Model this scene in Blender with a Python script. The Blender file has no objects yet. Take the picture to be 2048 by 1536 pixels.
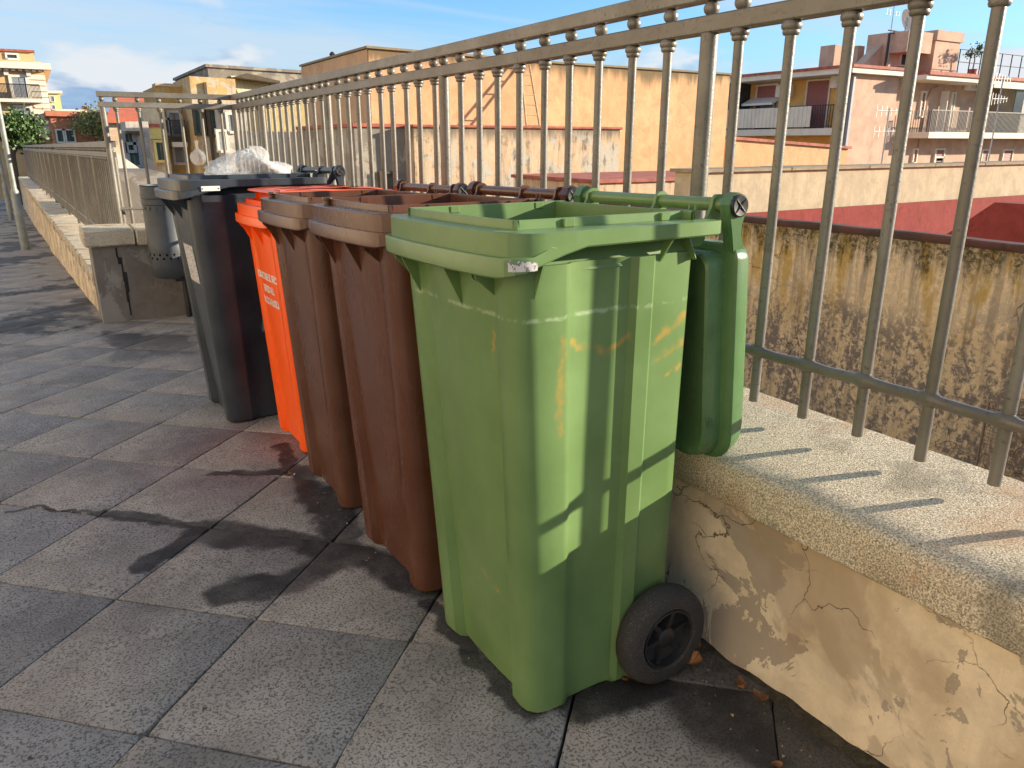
import bpy, bmesh, math, random
from mathutils import Vector, Matrix
random.seed(7)
R = math.radians
sc = bpy.context.scene
COL = sc.collection

# ------------------------------------------------------------------ camera, sky, sun, exposure
F_PX, PITCH, YAW, EYE = 1520.0, R(17.6), R(31.3), 1.12
cd = bpy.data.cameras.new('camera'); cam = bpy.data.objects.new('camera', cd); COL.objects.link(cam)
cd.sensor_width = 36; cd.lens = F_PX / 2048 * 36; cd.clip_start = 0.02; cd.clip_end = 12000
cam.location = (0, 0, EYE); cam.rotation_euler = (math.pi / 2 - PITCH, 0, -YAW)
sc.camera = cam

SUN_EL, SUN_H = R(13.8), Vector((0.912, -0.410, 0)).normalized()
SUN = Vector((SUN_H.x * math.cos(SUN_EL), SUN_H.y * math.cos(SUN_EL), math.sin(SUN_EL)))
world = bpy.data.worlds.new('World'); sc.world = world; world.use_nodes = True; world.cycles.sampling_method = 'MANUAL'; world.cycles.sample_map_resolution = 256
sl = bpy.data.lights.new('sun', 'SUN'); so = bpy.data.objects.new('sun', sl); COL.objects.link(so)
sl.energy = 4.3; sl.angle = R(0.6); sl.color = (1.0, 0.86, 0.67)
so.rotation_euler = SUN.to_track_quat('Z', 'Y').to_euler(); so.location = SUN * 60
sc.view_settings.view_transform = 'Standard'; sc.view_settings.look = 'None'
sc.view_settings.exposure = 1.3; sc.view_settings.gamma = 1.0
sc.cycles.max_bounces = 5; sc.cycles.diffuse_bounces = 3; sc.cycles.glossy_bounces = 2; sc.cycles.transmission_bounces = 3; sc.cycles.transparent_max_bounces = 6
sc.cycles.caustics_reflective = False; sc.cycles.caustics_refractive = False
sc.cycles.use_denoising = True

# ------------------------------------------------------------------ node helpers
class NT:
    def __init__(s, tree): s.t = tree; s.L = tree.links
    def n(s, typ, ins=None, **props):
        nd = s.t.nodes.new(typ)
        for k, v in props.items(): setattr(nd, k, v)
        for k, v in (ins or {}).items():
            sock = nd.inputs[k]
            if hasattr(v, 'is_output'): s.L.new(v, sock)
            else: sock.default_value = v
        return nd
    def m(s, op, a, b=0.0, c=None, clamp=False):
        ins = {0: a, 1: b}
        if c is not None: ins[2] = c
        return s.n('ShaderNodeMath', ins, operation=op, use_clamp=clamp).outputs[0]
    def vm(s, op, a, b=(0, 0, 0)):
        nd = s.n('ShaderNodeVectorMath', {0: a, 1: b}, operation=op)
        return nd.outputs['Value'] if op in ('LENGTH', 'DOT_PRODUCT', 'DISTANCE') else nd.outputs[0]
    def map(s, v, scale=(1, 1, 1), loc=(0, 0, 0), rot=(0, 0, 0)):
        return s.n('ShaderNodeMapping', {'Vector': v, 'Scale': scale, 'Location': loc, 'Rotation': rot}).outputs[0]
    def noise(s, v, scale, detail=4, rough=0.55, dist=0.0):
        return s.n('ShaderNodeTexNoise', {'Vector': v, 'Scale': scale, 'Detail': detail, 'Roughness': rough, 'Distortion': dist}).outputs['Fac']
    def noisec(s, v, scale, detail=3):
        return s.n('ShaderNodeTexNoise', {'Vector': v, 'Scale': scale, 'Detail': detail}).outputs['Color']
    def vor(s, v, scale, feature='F1', out='Distance', rnd=1.0):
        return s.n('ShaderNodeTexVoronoi', {'Vector': v, 'Scale': scale, 'Randomness': rnd}, feature=feature).outputs[out]
    def ss(s, x, a, b):   # smoothstep a..b
        return s.n('ShaderNodeMapRange', {'Value': x, 'From Min': a, 'From Max': b, 'To Min': 0.0, 'To Max': 1.0}, interpolation_type='SMOOTHSTEP').outputs[0]
    def mix(s, f, a, b, blend='MIX'):
        a = (*a, 1) if isinstance(a, tuple) and len(a) == 3 else a
        b = (*b, 1) if isinstance(b, tuple) and len(b) == 3 else b
        nd = s.n('ShaderNodeMix', data_type='RGBA', blend_type=blend)
        for k, v in ((0, f), (6, a), (7, b)):
            if hasattr(v, 'is_output'): s.L.new(v, nd.inputs[k])
            else: nd.inputs[k].default_value = v
        return nd.outputs[2]
    def bump(s, h, strength=0.3, dist=0.01, normal=None):
        ins = {'Height': h, 'Strength': strength, 'Distance': dist}
        if normal is not None: ins['Normal'] = normal
        return s.n('ShaderNodeBump', ins).outputs[0]
    def sep(s, v):
        o = s.n('ShaderNodeSeparateXYZ', {0: v}).outputs; return o[0], o[1], o[2]

def new_mat(name):
    m = bpy.data.materials.new(name); m.use_nodes = True
    t = NT(m.node_tree); b = m.node_tree.nodes['Principled BSDF']
    return m, t, b
def setp(t, b, **kw):
    names = dict(col='Base Color', rough='Roughness', metal='Metallic', nrm='Normal', spec='Specular IOR Level', trans='Transmission Weight', alpha='Alpha', ior='IOR', sub='Subsurface Weight', coat='Coat Weight')
    for k, v in kw.items():
        s = b.inputs[names[k]]
        if hasattr(v, 'is_output'): t.L.new(v, s)
        elif k == 'col' and len(v) == 3: s.default_value = (*v, 1)
        else: s.default_value = v
def gpos(t): return t.n('ShaderNodeNewGeometry').outputs['Position']
def opos(t): return t.n('ShaderNodeTexCoord').outputs['Object']
def orand(t): return t.n('ShaderNodeObjectInfo').outputs['Random']

# ------------------------------------------------------------------ sky
SKY_OFF = (2.0, 3.3, 7.0)
def build_sky():
    t = NT(world.node_tree); nodes = world.node_tree.nodes
    bg = nodes['Background']
    sky = t.n('ShaderNodeTexSky'); sky.sky_type = 'NISHITA'; sky.sun_disc = False
    sky.sun_elevation = SUN_EL; sky.sun_rotation = math.atan2(SUN_H.x, SUN_H.y)
    sky.altitude = 50; sky.air_density = 1.0; sky.dust_density = 0.5; sky.ozone_density = 2.0
    d = t.n('ShaderNodeTexCoord').outputs['Generated']
    x, y, z = t.sep(d)
    # cumulus bank low over the horizon, thinning with height
    v1 = t.map(d, (2.2, 2.2, 6.4), SKY_OFF)
    n1 = t.noise(v1, 1.5, 5, 0.55, 0.2)
    low = t.m('SUBTRACT', 1.0, t.ss(z, 0.0, 0.16))
    th = t.m('ADD', n1, t.m('MULTIPLY', low, 0.19))
    cum = t.ss(th, 0.59, 0.69)
    v1b = t.map(d, (2.2, 2.2, 6.4), (SKY_OFF[0], SKY_OFF[1], SKY_OFF[2] + 0.22))
    n1b = t.noise(v1b, 1.5, 5, 0.55, 0.2)
    shade = t.ss(t.m('SUBTRACT', n1b, n1), -0.05, 0.06)
    # thin streaks higher up
    zz = t.m('ADD', t.m('MAXIMUM', z, 0.0), 0.10)
    pv = t.n('ShaderNodeCombineXYZ', {0: t.m('DIVIDE', x, zz), 1: t.m('DIVIDE', y, zz), 2: 0.0}).outputs[0]
    v2 = t.map(pv, (0.35, 1.0, 1.0), (0.7, 1.9, 0), (0, 0, R(-28)))
    n2 = t.noise(v2, 0.8, 5, 0.6, 0.4)
    cir = t.m('MULTIPLY', t.ss(n2, 0.35, 0.58), 0.82)
    body = t.mix(shade, (3.1, 3.2, 3.35), (1.05, 1.65, 2.6))
    tint = t.mix(1.0, sky.outputs[0], (0.50, 0.74, 1.0), 'MULTIPLY')
    hz = t.m('MULTIPLY', t.m('SUBTRACT', 1.0, t.ss(z, -0.02, 0.17)), 0.85)
    tint = t.mix(hz, tint, (1.75, 2.45, 3.15))
    c = t.mix(cir, tint, (2.3, 2.8, 3.3))
    c = t.mix(t.m('MULTIPLY', cum, 0.9), c, body)
    t.L.new(c, bg.inputs['Color']); bg.inputs['Strength'].default_value = 0.11
build_sky()

# ------------------------------------------------------------------ mesh helpers
class MB:
    def __init__(s): s.v = []; s.f = []
    def add(s, vs, fs):
        o = len(s.v); s.v += [tuple(p) for p in vs]; s.f += [tuple(i + o for i in f) for f in fs]; return s
    def box(s, a, b, bev=0.0):
        x0, y0, z0 = a; x1, y1, z1 = b
        if bev <= 0:
            return s.add([(x0, y0, z0), (x1, y0, z0), (x1, y1, z0), (x0, y1, z0), (x0, y0, z1), (x1, y0, z1), (x1, y1, z1), (x0, y1, z1)],
                         [(3, 2, 1, 0), (4, 5, 6, 7), (0, 1, 5, 4), (1, 2, 6, 5), (2, 3, 7, 6), (3, 0, 4, 7)])
        def ring(z, i): return [(x0 + i, y0, z), (x1 - i, y0, z), (x1, y0 + i, z), (x1, y1 - i, z), (x1 - i, y1, z), (x0 + i, y1, z), (x0, y1 - i, z), (x0, y0 + i, z)]
        def inner(z, i): return [(x0 + 2 * i if 0 else x0 + i, y0 + i, z), (x1 - i, y0 + i, z), (x1 - i, y0 + i, z), (x1 - i, y1 - i, z), (x1 - i, y1 - i, z), (x0 + i, y1 - i, z), (x0 + i, y1 - i, z), (x0 + i, y0 + i, z)]
        e = bev
        rings = [[(p[0], p[1], z0) for p in shrink(ring(0, e), (x0, x1, y0, y1), e)], ring(z0 + e, e), ring(z1 - e, e), [(p[0], p[1], z1) for p in shrink(ring(0, e), (x0, x1, y0, y1), e)]]
        return s.loft(rings, True, True)
    def loft(s, rings, cap0=False, cap1=False, closed=True):
        o = len(s.v); n = len(rings[0])
        for r in rings: s.v += [tuple(p) for p in r]
        for i in range(len(rings) - 1):
            for j in range(n if closed else n - 1):
                k = (j + 1) % n
                s.f.append((o + i * n + j, o + i * n + k, o + (i + 1) * n + k, o + (i + 1) * n + j))
        if cap0: s.f.append(tuple(o + j for j in reversed(range(n))))
        if cap1: s.f.append(tuple(o + (len(rings) - 1) * n + j for j in range(n)))
        return s
    def tube(s, pts, r, n=10, cap=True):
        pts = [Vector(p) for p in pts]; rs = r if isinstance(r, (list, tuple)) else [r] * len(pts)
        rings = []; up = None
        for i, p in enumerate(pts):
            d = (pts[min(i + 1, len(pts) - 1)] - pts[max(i - 1, 0)]).normalized()
            if up is None: up = Vector((0, 0, 1)) if abs(d.z) < 0.9 else Vector((1, 0, 0))
            a = d.cross(up).normalized(); b = a.cross(d).normalized(); up = b
            rings.append([p + a * math.cos(2 * math.pi * k / n) * rs[i] + b * math.sin(2 * math.pi * k / n) * rs[i] for k in range(n)])
        return s.loft([list(reversed(q)) for q in rings], cap, cap)
    def lathe(s, prof, n=16, axis='z', c=(0, 0, 0), cap0=False, cap1=False):
        rings = []
        for r, h in prof:
            q = []
            for k in range(n):
                a = 2 * math.pi * k / n; u, w = r * math.cos(a), r * math.sin(a)
                p = (u, w, h) if axis == 'z' else ((u, h, w) if axis == 'y' else (h, u, w))
                q.append((p[0] + c[0], p[1] + c[1], p[2] + c[2]))
            rings.append(q if axis != 'y' else list(reversed(q)))
        return s.loft(rings, cap0, cap1)
    def prism(s, poly, y0, y1, axis='y'):
        def P(a, b, h): return (a, h, b) if axis == 'y' else ((h, a, b) if axis == 'x' else (a, b, h))
        n = len(poly)
        vs = [P(a, b, y0) for a, b in poly] + [P(a, b, y1) for a, b in poly]
        fs = [tuple(range(n)), tuple(reversed(range(n, 2 * n)))] + [(i, n + i, n + (i + 1) % n, (i + 1) % n) for i in range(n)]
        return s.add(vs, fs)
    def mesh(s, name, mat=None, smooth=None):
        me = bpy.data.meshes.new(name); me.from_pydata(s.v, [], s.f)
        bm = bmesh.new(); bm.from_mesh(me); bmesh.ops.remove_doubles(bm, verts=bm.verts, dist=1e-5)
        bmesh.ops.recalc_face_normals(bm, faces=bm.faces); bm.to_mesh(me); bm.free()
        if smooth is not None:
            me.shade_smooth() if smooth >= 180 else me.set_sharp_from_angle(angle=R(smooth))
            if smooth < 180:
                for p in me.polygons: p.use_smooth = True
        if mat: me.materials.append(mat)
        return me
    def build(s, name, mat, parent=None, smooth=None, off=None):
        return put(name, s.mesh(name, mat, smooth), parent, off)
def shrink(ring, lim, e):
    x0, x1, y0, y1 = lim
    return [(min(max(p[0], x0 + e), x1 - e), min(max(p[1], y0 + e), y1 - e), p[2]) for p in ring]
def put(name, me, parent=None, off=None, loc=None):
    o = bpy.data.objects.new(name, me); COL.objects.link(o)
    if parent is not None:
        o.parent = parent
        if off is None and parent.get('_w'):      # parts given in world coordinates under a placed root
            L = Vector(parent['_w']); o.location = -L
    if loc is not None: o.location = loc
    return o
def thing(name, label, cat, loc=(0, 0, 0), group=None, world_parts=True):
    o = bpy.data.objects.new(name, None); COL.objects.link(o); o.location = loc; o.empty_display_size = 0.1
    tag(o, label, cat, group)
    if world_parts: o['_w'] = list(loc)
    return o
def sub(o):   # part that itself carries sub-parts in the same coordinates
    return o
def tag(o, label=None, cat=None, group=None, kind=None):
    if label: o['label'] = label
    if cat: o['category'] = cat
    if group: o['group'] = group
    if kind: o['kind'] = kind
    return o
def copy_tree(o, parent=None):
    c = o.copy(); COL.objects.link(c); c.parent = parent
    for ch in list(o.children): copy_tree(ch, c)
    return c
# design rays: a picture point and a real plane of the place give a real point
_F = Vector((math.sin(YAW) * math.cos(PITCH), math.cos(YAW) * math.cos(PITCH), -math.sin(PITCH)))
_R = Vector((math.cos(YAW), -math.sin(YAW), 0)); _U = _R.cross(_F)
def ray(u, v): return _F + _R * ((u - 1024) / F_PX) - _U * ((v - 768) / F_PX)
def atY(u, v, Y): r = ray(u, v); k = Y / r.y; return (r.x * k, EYE + r.z * k)       # -> X, Z
def atX(u, v, X): r = ray(u, v); k = X / r.x; return (r.y * k, EYE + r.z * k)       # -> Y, Z

# ------------------------------------------------------------------ materials
def m_plastic(name, col, rough=0.42, fade=0.25, scuff=(0.55, 0.58, 0.5), stain=None, spec=0.45):
    m, t, b = new_mat(name); p = opos(t)
    n = t.noise(p, 5.0, 5, 0.6); n2 = t.noise(t.map(p, (14, 14, 2.2)), 1.6, 5, 0.6)
    hi = tuple(min(1, c * (1 + fade) + 0.012) for c in col); lo = tuple(c * (1 - fade * 0.6) for c in col)
    c = t.mix(t.ss(n, 0.3, 0.7), lo, hi)
    c = t.mix(t.m('MULTIPLY', t.ss(n2, 0.55, 0.8), 0.22), c, tuple(min(1, q * 1.3 + 0.03) for q in col))
    # dusty scuffs and fine scratches
    w = t.noise(p, 3.0, 3); sv = t.vm('ADD', t.map(p, (1, 1, 1)), t.n('ShaderNodeCombineXYZ', {0: 0.0, 1: 0.0, 2: t.m('MULTIPLY', w, 0.5)}).outputs[0])
    scr = t.ss(t.noise(t.map(sv, (16, 16, 230), (0, 0, 0), (R(18), R(12), 0)), 1.0, 3, 0.6), 0.70, 0.78)
    scr2 = t.ss(t.noise(t.map(sv, (190, 190, 13), (0, 0, 0), (R(-7), R(9), 0)), 1.0, 3, 0.6), 0.71, 0.80)
    msk = t.ss(t.noise(p, 7.0, 4), 0.50, 0.66)
    sp = t.ss(t.noise(p, 160, 2), 0.74, 0.80)
    sf = t.m('MULTIPLY', t.m('MAXIMUM', t.m('MAXIMUM', scr, scr2), sp), t.m('MULTIPLY', msk, 0.38))
    c = t.mix(sf, c, scuff)
    if stain: c = stain(t, p, c)
    rg = t.m('ADD', rough - 0.07, t.m('MULTIPLY', n2, 0.16))
    bmp = t.bump(t.m('ADD', t.noise(p, 420, 2), t.m('MULTIPLY', t.noise(p, 7, 2), 1.5)), 0.12, 0.0012)
    setp(t, b, col=c, rough=t.m('ADD', rg, t.m('MULTIPLY', sf, 0.3)), nrm=bmp, spec=spec)
    return m
def cap_dist(t, p, a, bb, r, squash=1.0):
    """distance-like mask to a 3-D segment: 1 inside"""
    A, B = Vector(a), Vector(bb); d = B - A; l2 = max(d.length_squared, 1e-9)
    pa = t.vm('SUBTRACT', p, tuple(A))
    h = t.m('DIVIDE', t.vm('DOT_PRODUCT', pa, tuple(d)), l2, clamp=True)
    q = t.n('ShaderNodeVectorMath', {0: tuple(d), 'Scale': h}, operation='SCALE').outputs[0]
    return t.m('DIVIDE', t.vm('LENGTH', t.vm('SUBTRACT', pa, q)), r)
def green_stain(t, p, c):
    # rusty orange drip marks where a liquid dried on the plastic
    jit = t.n('ShaderNodeVectorMath', {0: t.vm('SUBTRACT', t.noisec(p, 34, 4), (0.5, 0.5, 0.5)), 'Scale': 0.030}, operation='SCALE').outputs[0]
    q = t.vm('ADD', p, jit)
    segs = [((0.135, -0.225, 0.79), (0.130, -0.22, 0.62), 0.013), ((0.140, -0.222, 0.79), (0.24, -0.214, 0.755), 0.010), ((0.24, -0.214, 0.755), (0.33, -0.222, 0.79), 0.008),
            ((0.355, -0.216, 0.76), (0.43, -0.215, 0.80), 0.012), ((0.36, -0.214, 0.72), (0.43, -0.213, 0.75), 0.011), ((0.355, -0.213, 0.685), (0.43, -0.212, 0.70), 0.006),
            ((0.05, -0.13, 0.80), (0.058, -0.128, 0.70), 0.005), ((0.08, 0.0, 0.245), (0.085, -0.08, 0.225), 0.007), ((0.083, -0.09, 0.215), (0.088, -0.165, 0.20), 0.008), ((0.08, 0.17, 0.315), (0.075, 0.14, 0.31), 0.005),
            ((0.30, -0.205, 0.31), (0.33, -0.205, 0.31), 0.007)]
    m = None
    for a, bb, r in segs:
        k = t.m('SUBTRACT', 1.0, t.ss(cap_dist(t, q, a, bb, r * .8), 0.2, 1.5)); m = k if m is None else t.m('MAXIMUM', m, k)
    m = t.m('MULTIPLY', m, t.ss(t.noise(p, 30, 4), 0.30, 0.60))
    c = t.mix(t.m('MULTIPLY', m, 0.5), c, (0.50, 0.26, 0.04))
    # broken chalky line a little under the rim where bins were nested
    x, y, z = t.sep(p)
    zz = t.m('ABSOLUTE', t.m('SUBTRACT', t.m('ADD', z, t.m('MULTIPLY', t.noise(p, 40, 4), 0.012)), 0.839))
    k = t.m('MULTIPLY', t.m('SUBTRACT', 1.0, t.ss(zz, 0.001, 0.006)), t.ss(t.noise(p, 22, 5, 0.7), 0.42, 0.56))
    return t.mix(t.m('MULTIPLY', k, 0.45), c, (0.45, 0.55, 0.36))
M = {}
M['green'] = m_plastic('green_plastic', (0.116, 0.200, 0.066), 0.30, 0.12, stain=green_stain)
M['green_lid'] = m_plastic('green_lid_plastic', (0.080, 0.165, 0.062), 0.26, 0.15)
M['brown'] = m_plastic('brown_plastic', (0.088, 0.031, 0.0145), 0.25, 0.08, scuff=(0.22, 0.13, 0.09))
M['brown2'] = m_plastic('older_brown_plastic', (0.092, 0.035, 0.017), 0.28, 0.10, scuff=(0.28, 0.17, 0.11))
M['orange'] = m_plastic('orange_plastic', (0.95, 0.110, 0.003), 0.34, 0.06, scuff=(0.9, 0.35, 0.2))
M['charcoal'] = m_plastic('charcoal_plastic', (0.022, 0.030, 0.039), 0.33, 0.30, scuff=(0.16, 0.17, 0.17), spec=0.5)
M['black'] = m_plastic('black_plastic', (0.012, 0.013, 0.015), 0.40, 0.3, scuff=(0.2, 0.2, 0.2))
def m_simple(name, col, rough=0.6, metal=0.0, var=0.2, scale=8.0, bump=0.1, bs=60):
    m, t, b = new_mat(name); p = gpos(t)
    n = t.noise(p, scale, 5, 0.6)
    c = t.mix(t.ss(n, 0.3, 0.7), tuple(q * (1 - var) for q in col), tuple(min(1, q * (1 + var)) for q in col))
    setp(t, b, col=c, rough=rough, metal=metal, nrm=t.bump(t.noise(p, bs, 3), bump, 0.01))
    return m
def m_tyre():
    m, t, b = new_mat('tyre_rubber'); p = opos(t)
    sp = t.ss(t.noise(p, 420, 3, 0.7), 0.56, 0.68); d = t.ss(t.noise(p, 22, 4), 0.35, 0.7)
    c = t.mix(t.m('MULTIPLY', sp, t.m('ADD', 0.2, t.m('MULTIPLY', d, 0.6))), (0.030, 0.028, 0.027), (0.24, 0.22, 0.20))
    setp(t, b, col=c, rough=0.85, nrm=t.bump(t.noise(p, 300, 3), 0.5, 0.003)); return m
M['tyre'] = m_tyre()
def m_pave(name, slab=True, near=True):
    m, t, b = new_mat(name); p = gpos(t)
    x, y, z = t.sep(p)
    rnd = orand(t)
    pc = t.n('ShaderNodeCombineXYZ', {0: x, 1: y, 2: t.m('MULTIPLY', rnd, 9.0) if slab else 0.0}).outputs[0]
    g1 = t.noise(p, 210, 4, 0.75); g2 = t.noise(p, 480, 2, 0.6); big = t.noise(p, 2.2, 5, 0.6); mid = t.noise(pc, 9, 5, 0.65)
    c = t.mix(t.ss(mid, 0.3, 0.7), (0.285, 0.258, 0.224), (0.385, 0.350, 0.305))
    sp_ = t.noise(p, 170, 3, 0.6)
    c = t.mix(t.m('MULTIPLY', t.m('SUBTRACT', 1.0, t.ss(sp_, 0.40, 0.50)), 0.85), c, (0.075, 0.068, 0.064))
    c = t.mix(t.m('MULTIPLY', t.ss(g2, 0.60, 0.72), 0.6), c, (0.58, 0.55, 0.51))
    c = t.mix(t.m('MULTIPLY', t.ss(t.noise(pc, 3.4, 5, 0.65), 0.46, 0.72), 0.45), c, (0.105, 0.094, 0.088))
    c = t.mix(t.m('MULTIPLY', t.ss(big, 0.45, 0.72), 0.30), c, (0.27, 0.215, 0.175))
    tone = t.m('ADD', 0.96, t.m('MULTIPLY', rnd, 0.14))
    c = t.mix(1.0, c, t.n('ShaderNodeCombineXYZ', {0: tone, 1: tone, 2: tone}).outputs[0], 'MULTIPLY')
    # pores
    pore = t.m('SUBTRACT', 1.0, t.ss(t.vor(p, 130), 0.10, 0.24)); pm = t.ss(t.noise(p, 60, 3), 0.46, 0.60)
    pore = t.m('MULTIPLY', pore, pm)
    c = t.mix(t.m('MULTIPLY', pore, 0.8), c, (0.022, 0.021, 0.022))
    # dark specks of trodden gum and dirt
    gum = t.m('SUBTRACT', 1.0, t.ss(t.vor(t.vm('ADD', p, t.n('ShaderNodeVectorMath', {0: t.noisec(p, 40), 'Scale': 0.03}, operation='SCALE').outputs[0]), 7.5), 0.035, 0.06))
    c = t.mix(t.m('MULTIPLY', gum, 0.75), c, (0.020, 0.019, 0.020))
    # wet, spilled liquid that ran out from under the bins (its own outline)
    jit = t.n('ShaderNodeVectorMath', {0: t.vm('SUBTRACT', t.noisec(p, 7.5, 6), (0.5, 0.5, 0.5)), 'Scale': 0.17}, operation='SCALE').outputs[0]
    p2 = t.n('ShaderNodeCombineXYZ', {0: x, 1: y, 2: 0.0}).outputs[0]
    q = t.vm('ADD', p2, jit)
    q = t.vm('MULTIPLY', q, (1, 1, 0))
    wet = None
    wet = t.m('MULTIPLY', x, 0.0)
    for a, bb, r in [] if not near else [((0.74, 1.62, 0), (0.60, 1.98, 0), .07), ((0.60, 1.98, 0), (0.28, 2.30, 0), .075), ((0.28, 2.32, 0), (0.02, 2.62, 0), .024), ((0.26, 2.30, 0), (0.10, 2.16, 0), .04),
                     ((0.60, 1.94, 0), (0.42, 1.86, 0), .075), ((0.42, 1.86, 0), (0.24, 1.90, 0), .055), ((0.02, 2.62, 0), (-0.26, 2.80, 0), .012), ((0.64, 2.05, 0), (0.66, 2.62, 0), .06),
                     ((0.66, 2.60, 0), (0.40, 2.76, 0), .028), ((0.70, 1.08, 0), (0.69, 1.55, 0), .030), ((0.66, 2.6, 0), (0.68, 2.9, 0), .03), ((1.10, 0.35, 0), (1.08, 1.05, 0), .14), ((0.80, 1.04, 0), (1.05, 1.02, 0), .06)]:
        k = t.m('SUBTRACT', 1.0, t.ss(cap_dist(t, q, a, bb, r), 0.62, 1.20)); wet = k if wet is None else t.m('MAXIMUM', wet, k)
    # far wet streaks
    fw = t.m('MULTIPLY', t.ss(t.noise(t.map(p, (1.4, 0.8, 1)), 1.3, 5, 0.6), 0.50, 0.58), t.ss(y, 3.6, 6.2))
    wet = t.m('MAXIMUM', wet, fw)
    c = t.mix(t.m('MULTIPLY', wet, t.m('ADD', 0.72, t.m('MULTIPLY', t.ss(mid, 0.35, 0.6), 0.2))), c, (0.020, 0.018, 0.018))
    h = t.m('SUBTRACT', t.m('ADD', g1, t.m('MULTIPLY', g2, 0.4)), t.m('MULTIPLY', pore, 1.4))
    setp(t, b, col=c, rough=t.m('SUBTRACT', t.m('ADD', 0.62, t.m('MULTIPLY', mid, 0.2)), t.m('MULTIPLY', wet, 0.10)), nrm=t.bump(h, 0.55, 0.003), spec=0.28)
    return m
M['slab'] = m_pave('paving_slab_stone'); M['slab_far'] = m_pave('far_slab_stone', True, False); M['pave'] = m_pave('far_paving', False, False)
M['bed'] = m_simple('joint_bed', (0.022, 0.021, 0.020), 0.95, bump=0.6, bs=200)
def m_coping():
    m, t, b = new_mat('pebbled_concrete'); p = gpos(t); n3 = t.sep(t.n('ShaderNodeNewGeometry').outputs['Normal'])[2]
    g = t.noise(p, 290, 4, 0.7); g2 = t.noise(p, 560, 3, 0.7); v = t.vor(p, 330)
    c = t.mix(t.ss(g, 0.40, 0.62), (0.29, 0.235, 0.155), (0.86, 0.74, 0.54))
    c = t.mix(t.m('MULTIPLY', t.ss(g2, 0.55, 0.70), 0.6), c, (0.82, 0.76, 0.62))
    c = t.mix(t.m('MULTIPLY', t.ss(t.noise(p, 230, 3), 0.60, 0.68), 0.8), c, (0.065, 0.058, 0.045))
    rust = t.m('MULTIPLY', t.ss(t.noise(p, 4.2, 5, 0.6), 0.54, 0.68), 0.5)
    c = t.mix(rust, c, (0.50, 0.27, 0.13))
    gr = t.m('MULTIPLY', t.ss(t.noise(t.map(p, (1, 1, 1), (4, 2, 1)), 6, 5, 0.6), 0.52, 0.68), 0.5)
    c = t.mix(gr, c, (0.13, 0.12, 0.085))
    h = t.m('ADD', t.m('MULTIPLY', g, 1.2), t.m('MULTIPLY', t.m('SUBTRACT', 1.0, v), 0.45))
    setp(t, b, col=c, rough=0.9, nrm=t.bump(h, 0.6, 0.004)); return m
M['coping'] = m_coping()
def m_plaster(name, base, patch, dark, scale=1.0, crack=0.0, streak=0.4, patch_amt=0.5, top=None, fine=70, bumpd=0.004, moss=0.0, bumps=0.35, peel=None):
    m, t, b = new_mat(name); p = gpos(t); ps = t.map(p, (scale,) * 3)
    x, y, z = t.sep(p)
    n1 = t.noise(ps, 1.4, 5, 0.62, 0.6); n2 = t.noise(ps, 5.0, 5, 0.65, 0.4); n3 = t.noise(ps, fine, 4, 0.7)
    st = t.noise(t.map(ps, (5, 5, 0.55)), 1.2, 6, 0.65, 0.3)
    c = t.mix(t.ss(n2, 0.3, 0.7), tuple(q * 0.84 for q in base), tuple(min(1, q * 1.12) for q in base))
    c = t.mix(t.m('MULTIPLY', t.ss(n1, 0.52, 0.56), patch_amt), c, patch)
    c = t.mix(t.m('MULTIPLY', t.ss(t.m('ADD', t.m('MULTIPLY', st, 0.6), t.m('MULTIPLY', n2, 0.4)), 0.50, 0.66), streak), c, dark)
    c = t.mix(t.m('MULTIPLY', t.ss(n3, 0.5, 0.75), 0.3), c, tuple(q * 0.6 for q in base))
    if top is not None:      # weather stains that hang from the top of the wall
        zt, depth, colr, amt = top
        d = t.m('SUBTRACT', zt, z)
        k = t.m('SUBTRACT', 1.0, t.ss(t.m('ADD', d, t.m('MULTIPLY', t.m('SUBTRACT', st, 0.5), depth * 2.6)), 0.0, depth))
        c = t.mix(t.m('MULTIPLY', k, amt), c, colr)
    pk_ = None
    if peel:      # flaked areas with crisp outlines where the top coat has come away
        pn = t.noise(t.map(ps, (1, 1, 1), (5.2, 1.7, 3.1)), 1.9, 6, 0.66, 0.7)
        pk_ = t.ss(pn, 0.545, 0.556); c = t.mix(t.m('MULTIPLY', pk_, peel[1]), c, peel[0])
        pn2 = t.noise(t.map(ps, (1, 1, 1), (1.2, 7.7, 0.4)), 1.2, 5, 0.6, 0.5)
        c = t.mix(t.m('MULTIPLY', t.ss(pn2, 0.50, 0.62), 0.42), c, (0.36, 0.25, 0.14))
    if moss:
        k = t.m('MULTIPLY', t.ss(t.noise(ps, 2.3, 6, 0.65, 0.5), 0.50, 0.62), moss)
        c = t.mix(k, c, (0.20, 0.135, 0.02))
    h = t.m('ADD', t.m('MULTIPLY', n3, 0.35), t.m('MULTIPLY', n2, 1.0))
    if pk_ is not None: h = t.m('SUBTRACT', h, t.m('MULTIPLY', pk_, 0.9))
    if crack:
        wv = t.vm('ADD', ps, t.n('ShaderNodeVectorMath', {0: t.vm('SUBTRACT', t.noisec(ps, 3.2, 5), (0.5, 0.5, 0.5)), 'Scale': 0.45}, operation='SCALE').outputs[0])
        e = t.vor(wv, 2.1, 'DISTANCE_TO_EDGE'); k = t.m('SUBTRACT', 1.0, t.ss(e, 0.002, 0.0095))
        k = t.m('MULTIPLY', k, t.ss(t.noise(ps, 1.9, 3), 0.44, 0.56))
        c = t.mix(t.m('MULTIPLY', k, crack), c, (0.085, 0.062, 0.040)); h = t.m('SUBTRACT', h, t.m('MULTIPLY', k, 1.6))
    setp(t, b, col=c, rough=0.92, nrm=t.bump(h, bumps, bumpd), spec=0.2); return m
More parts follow.
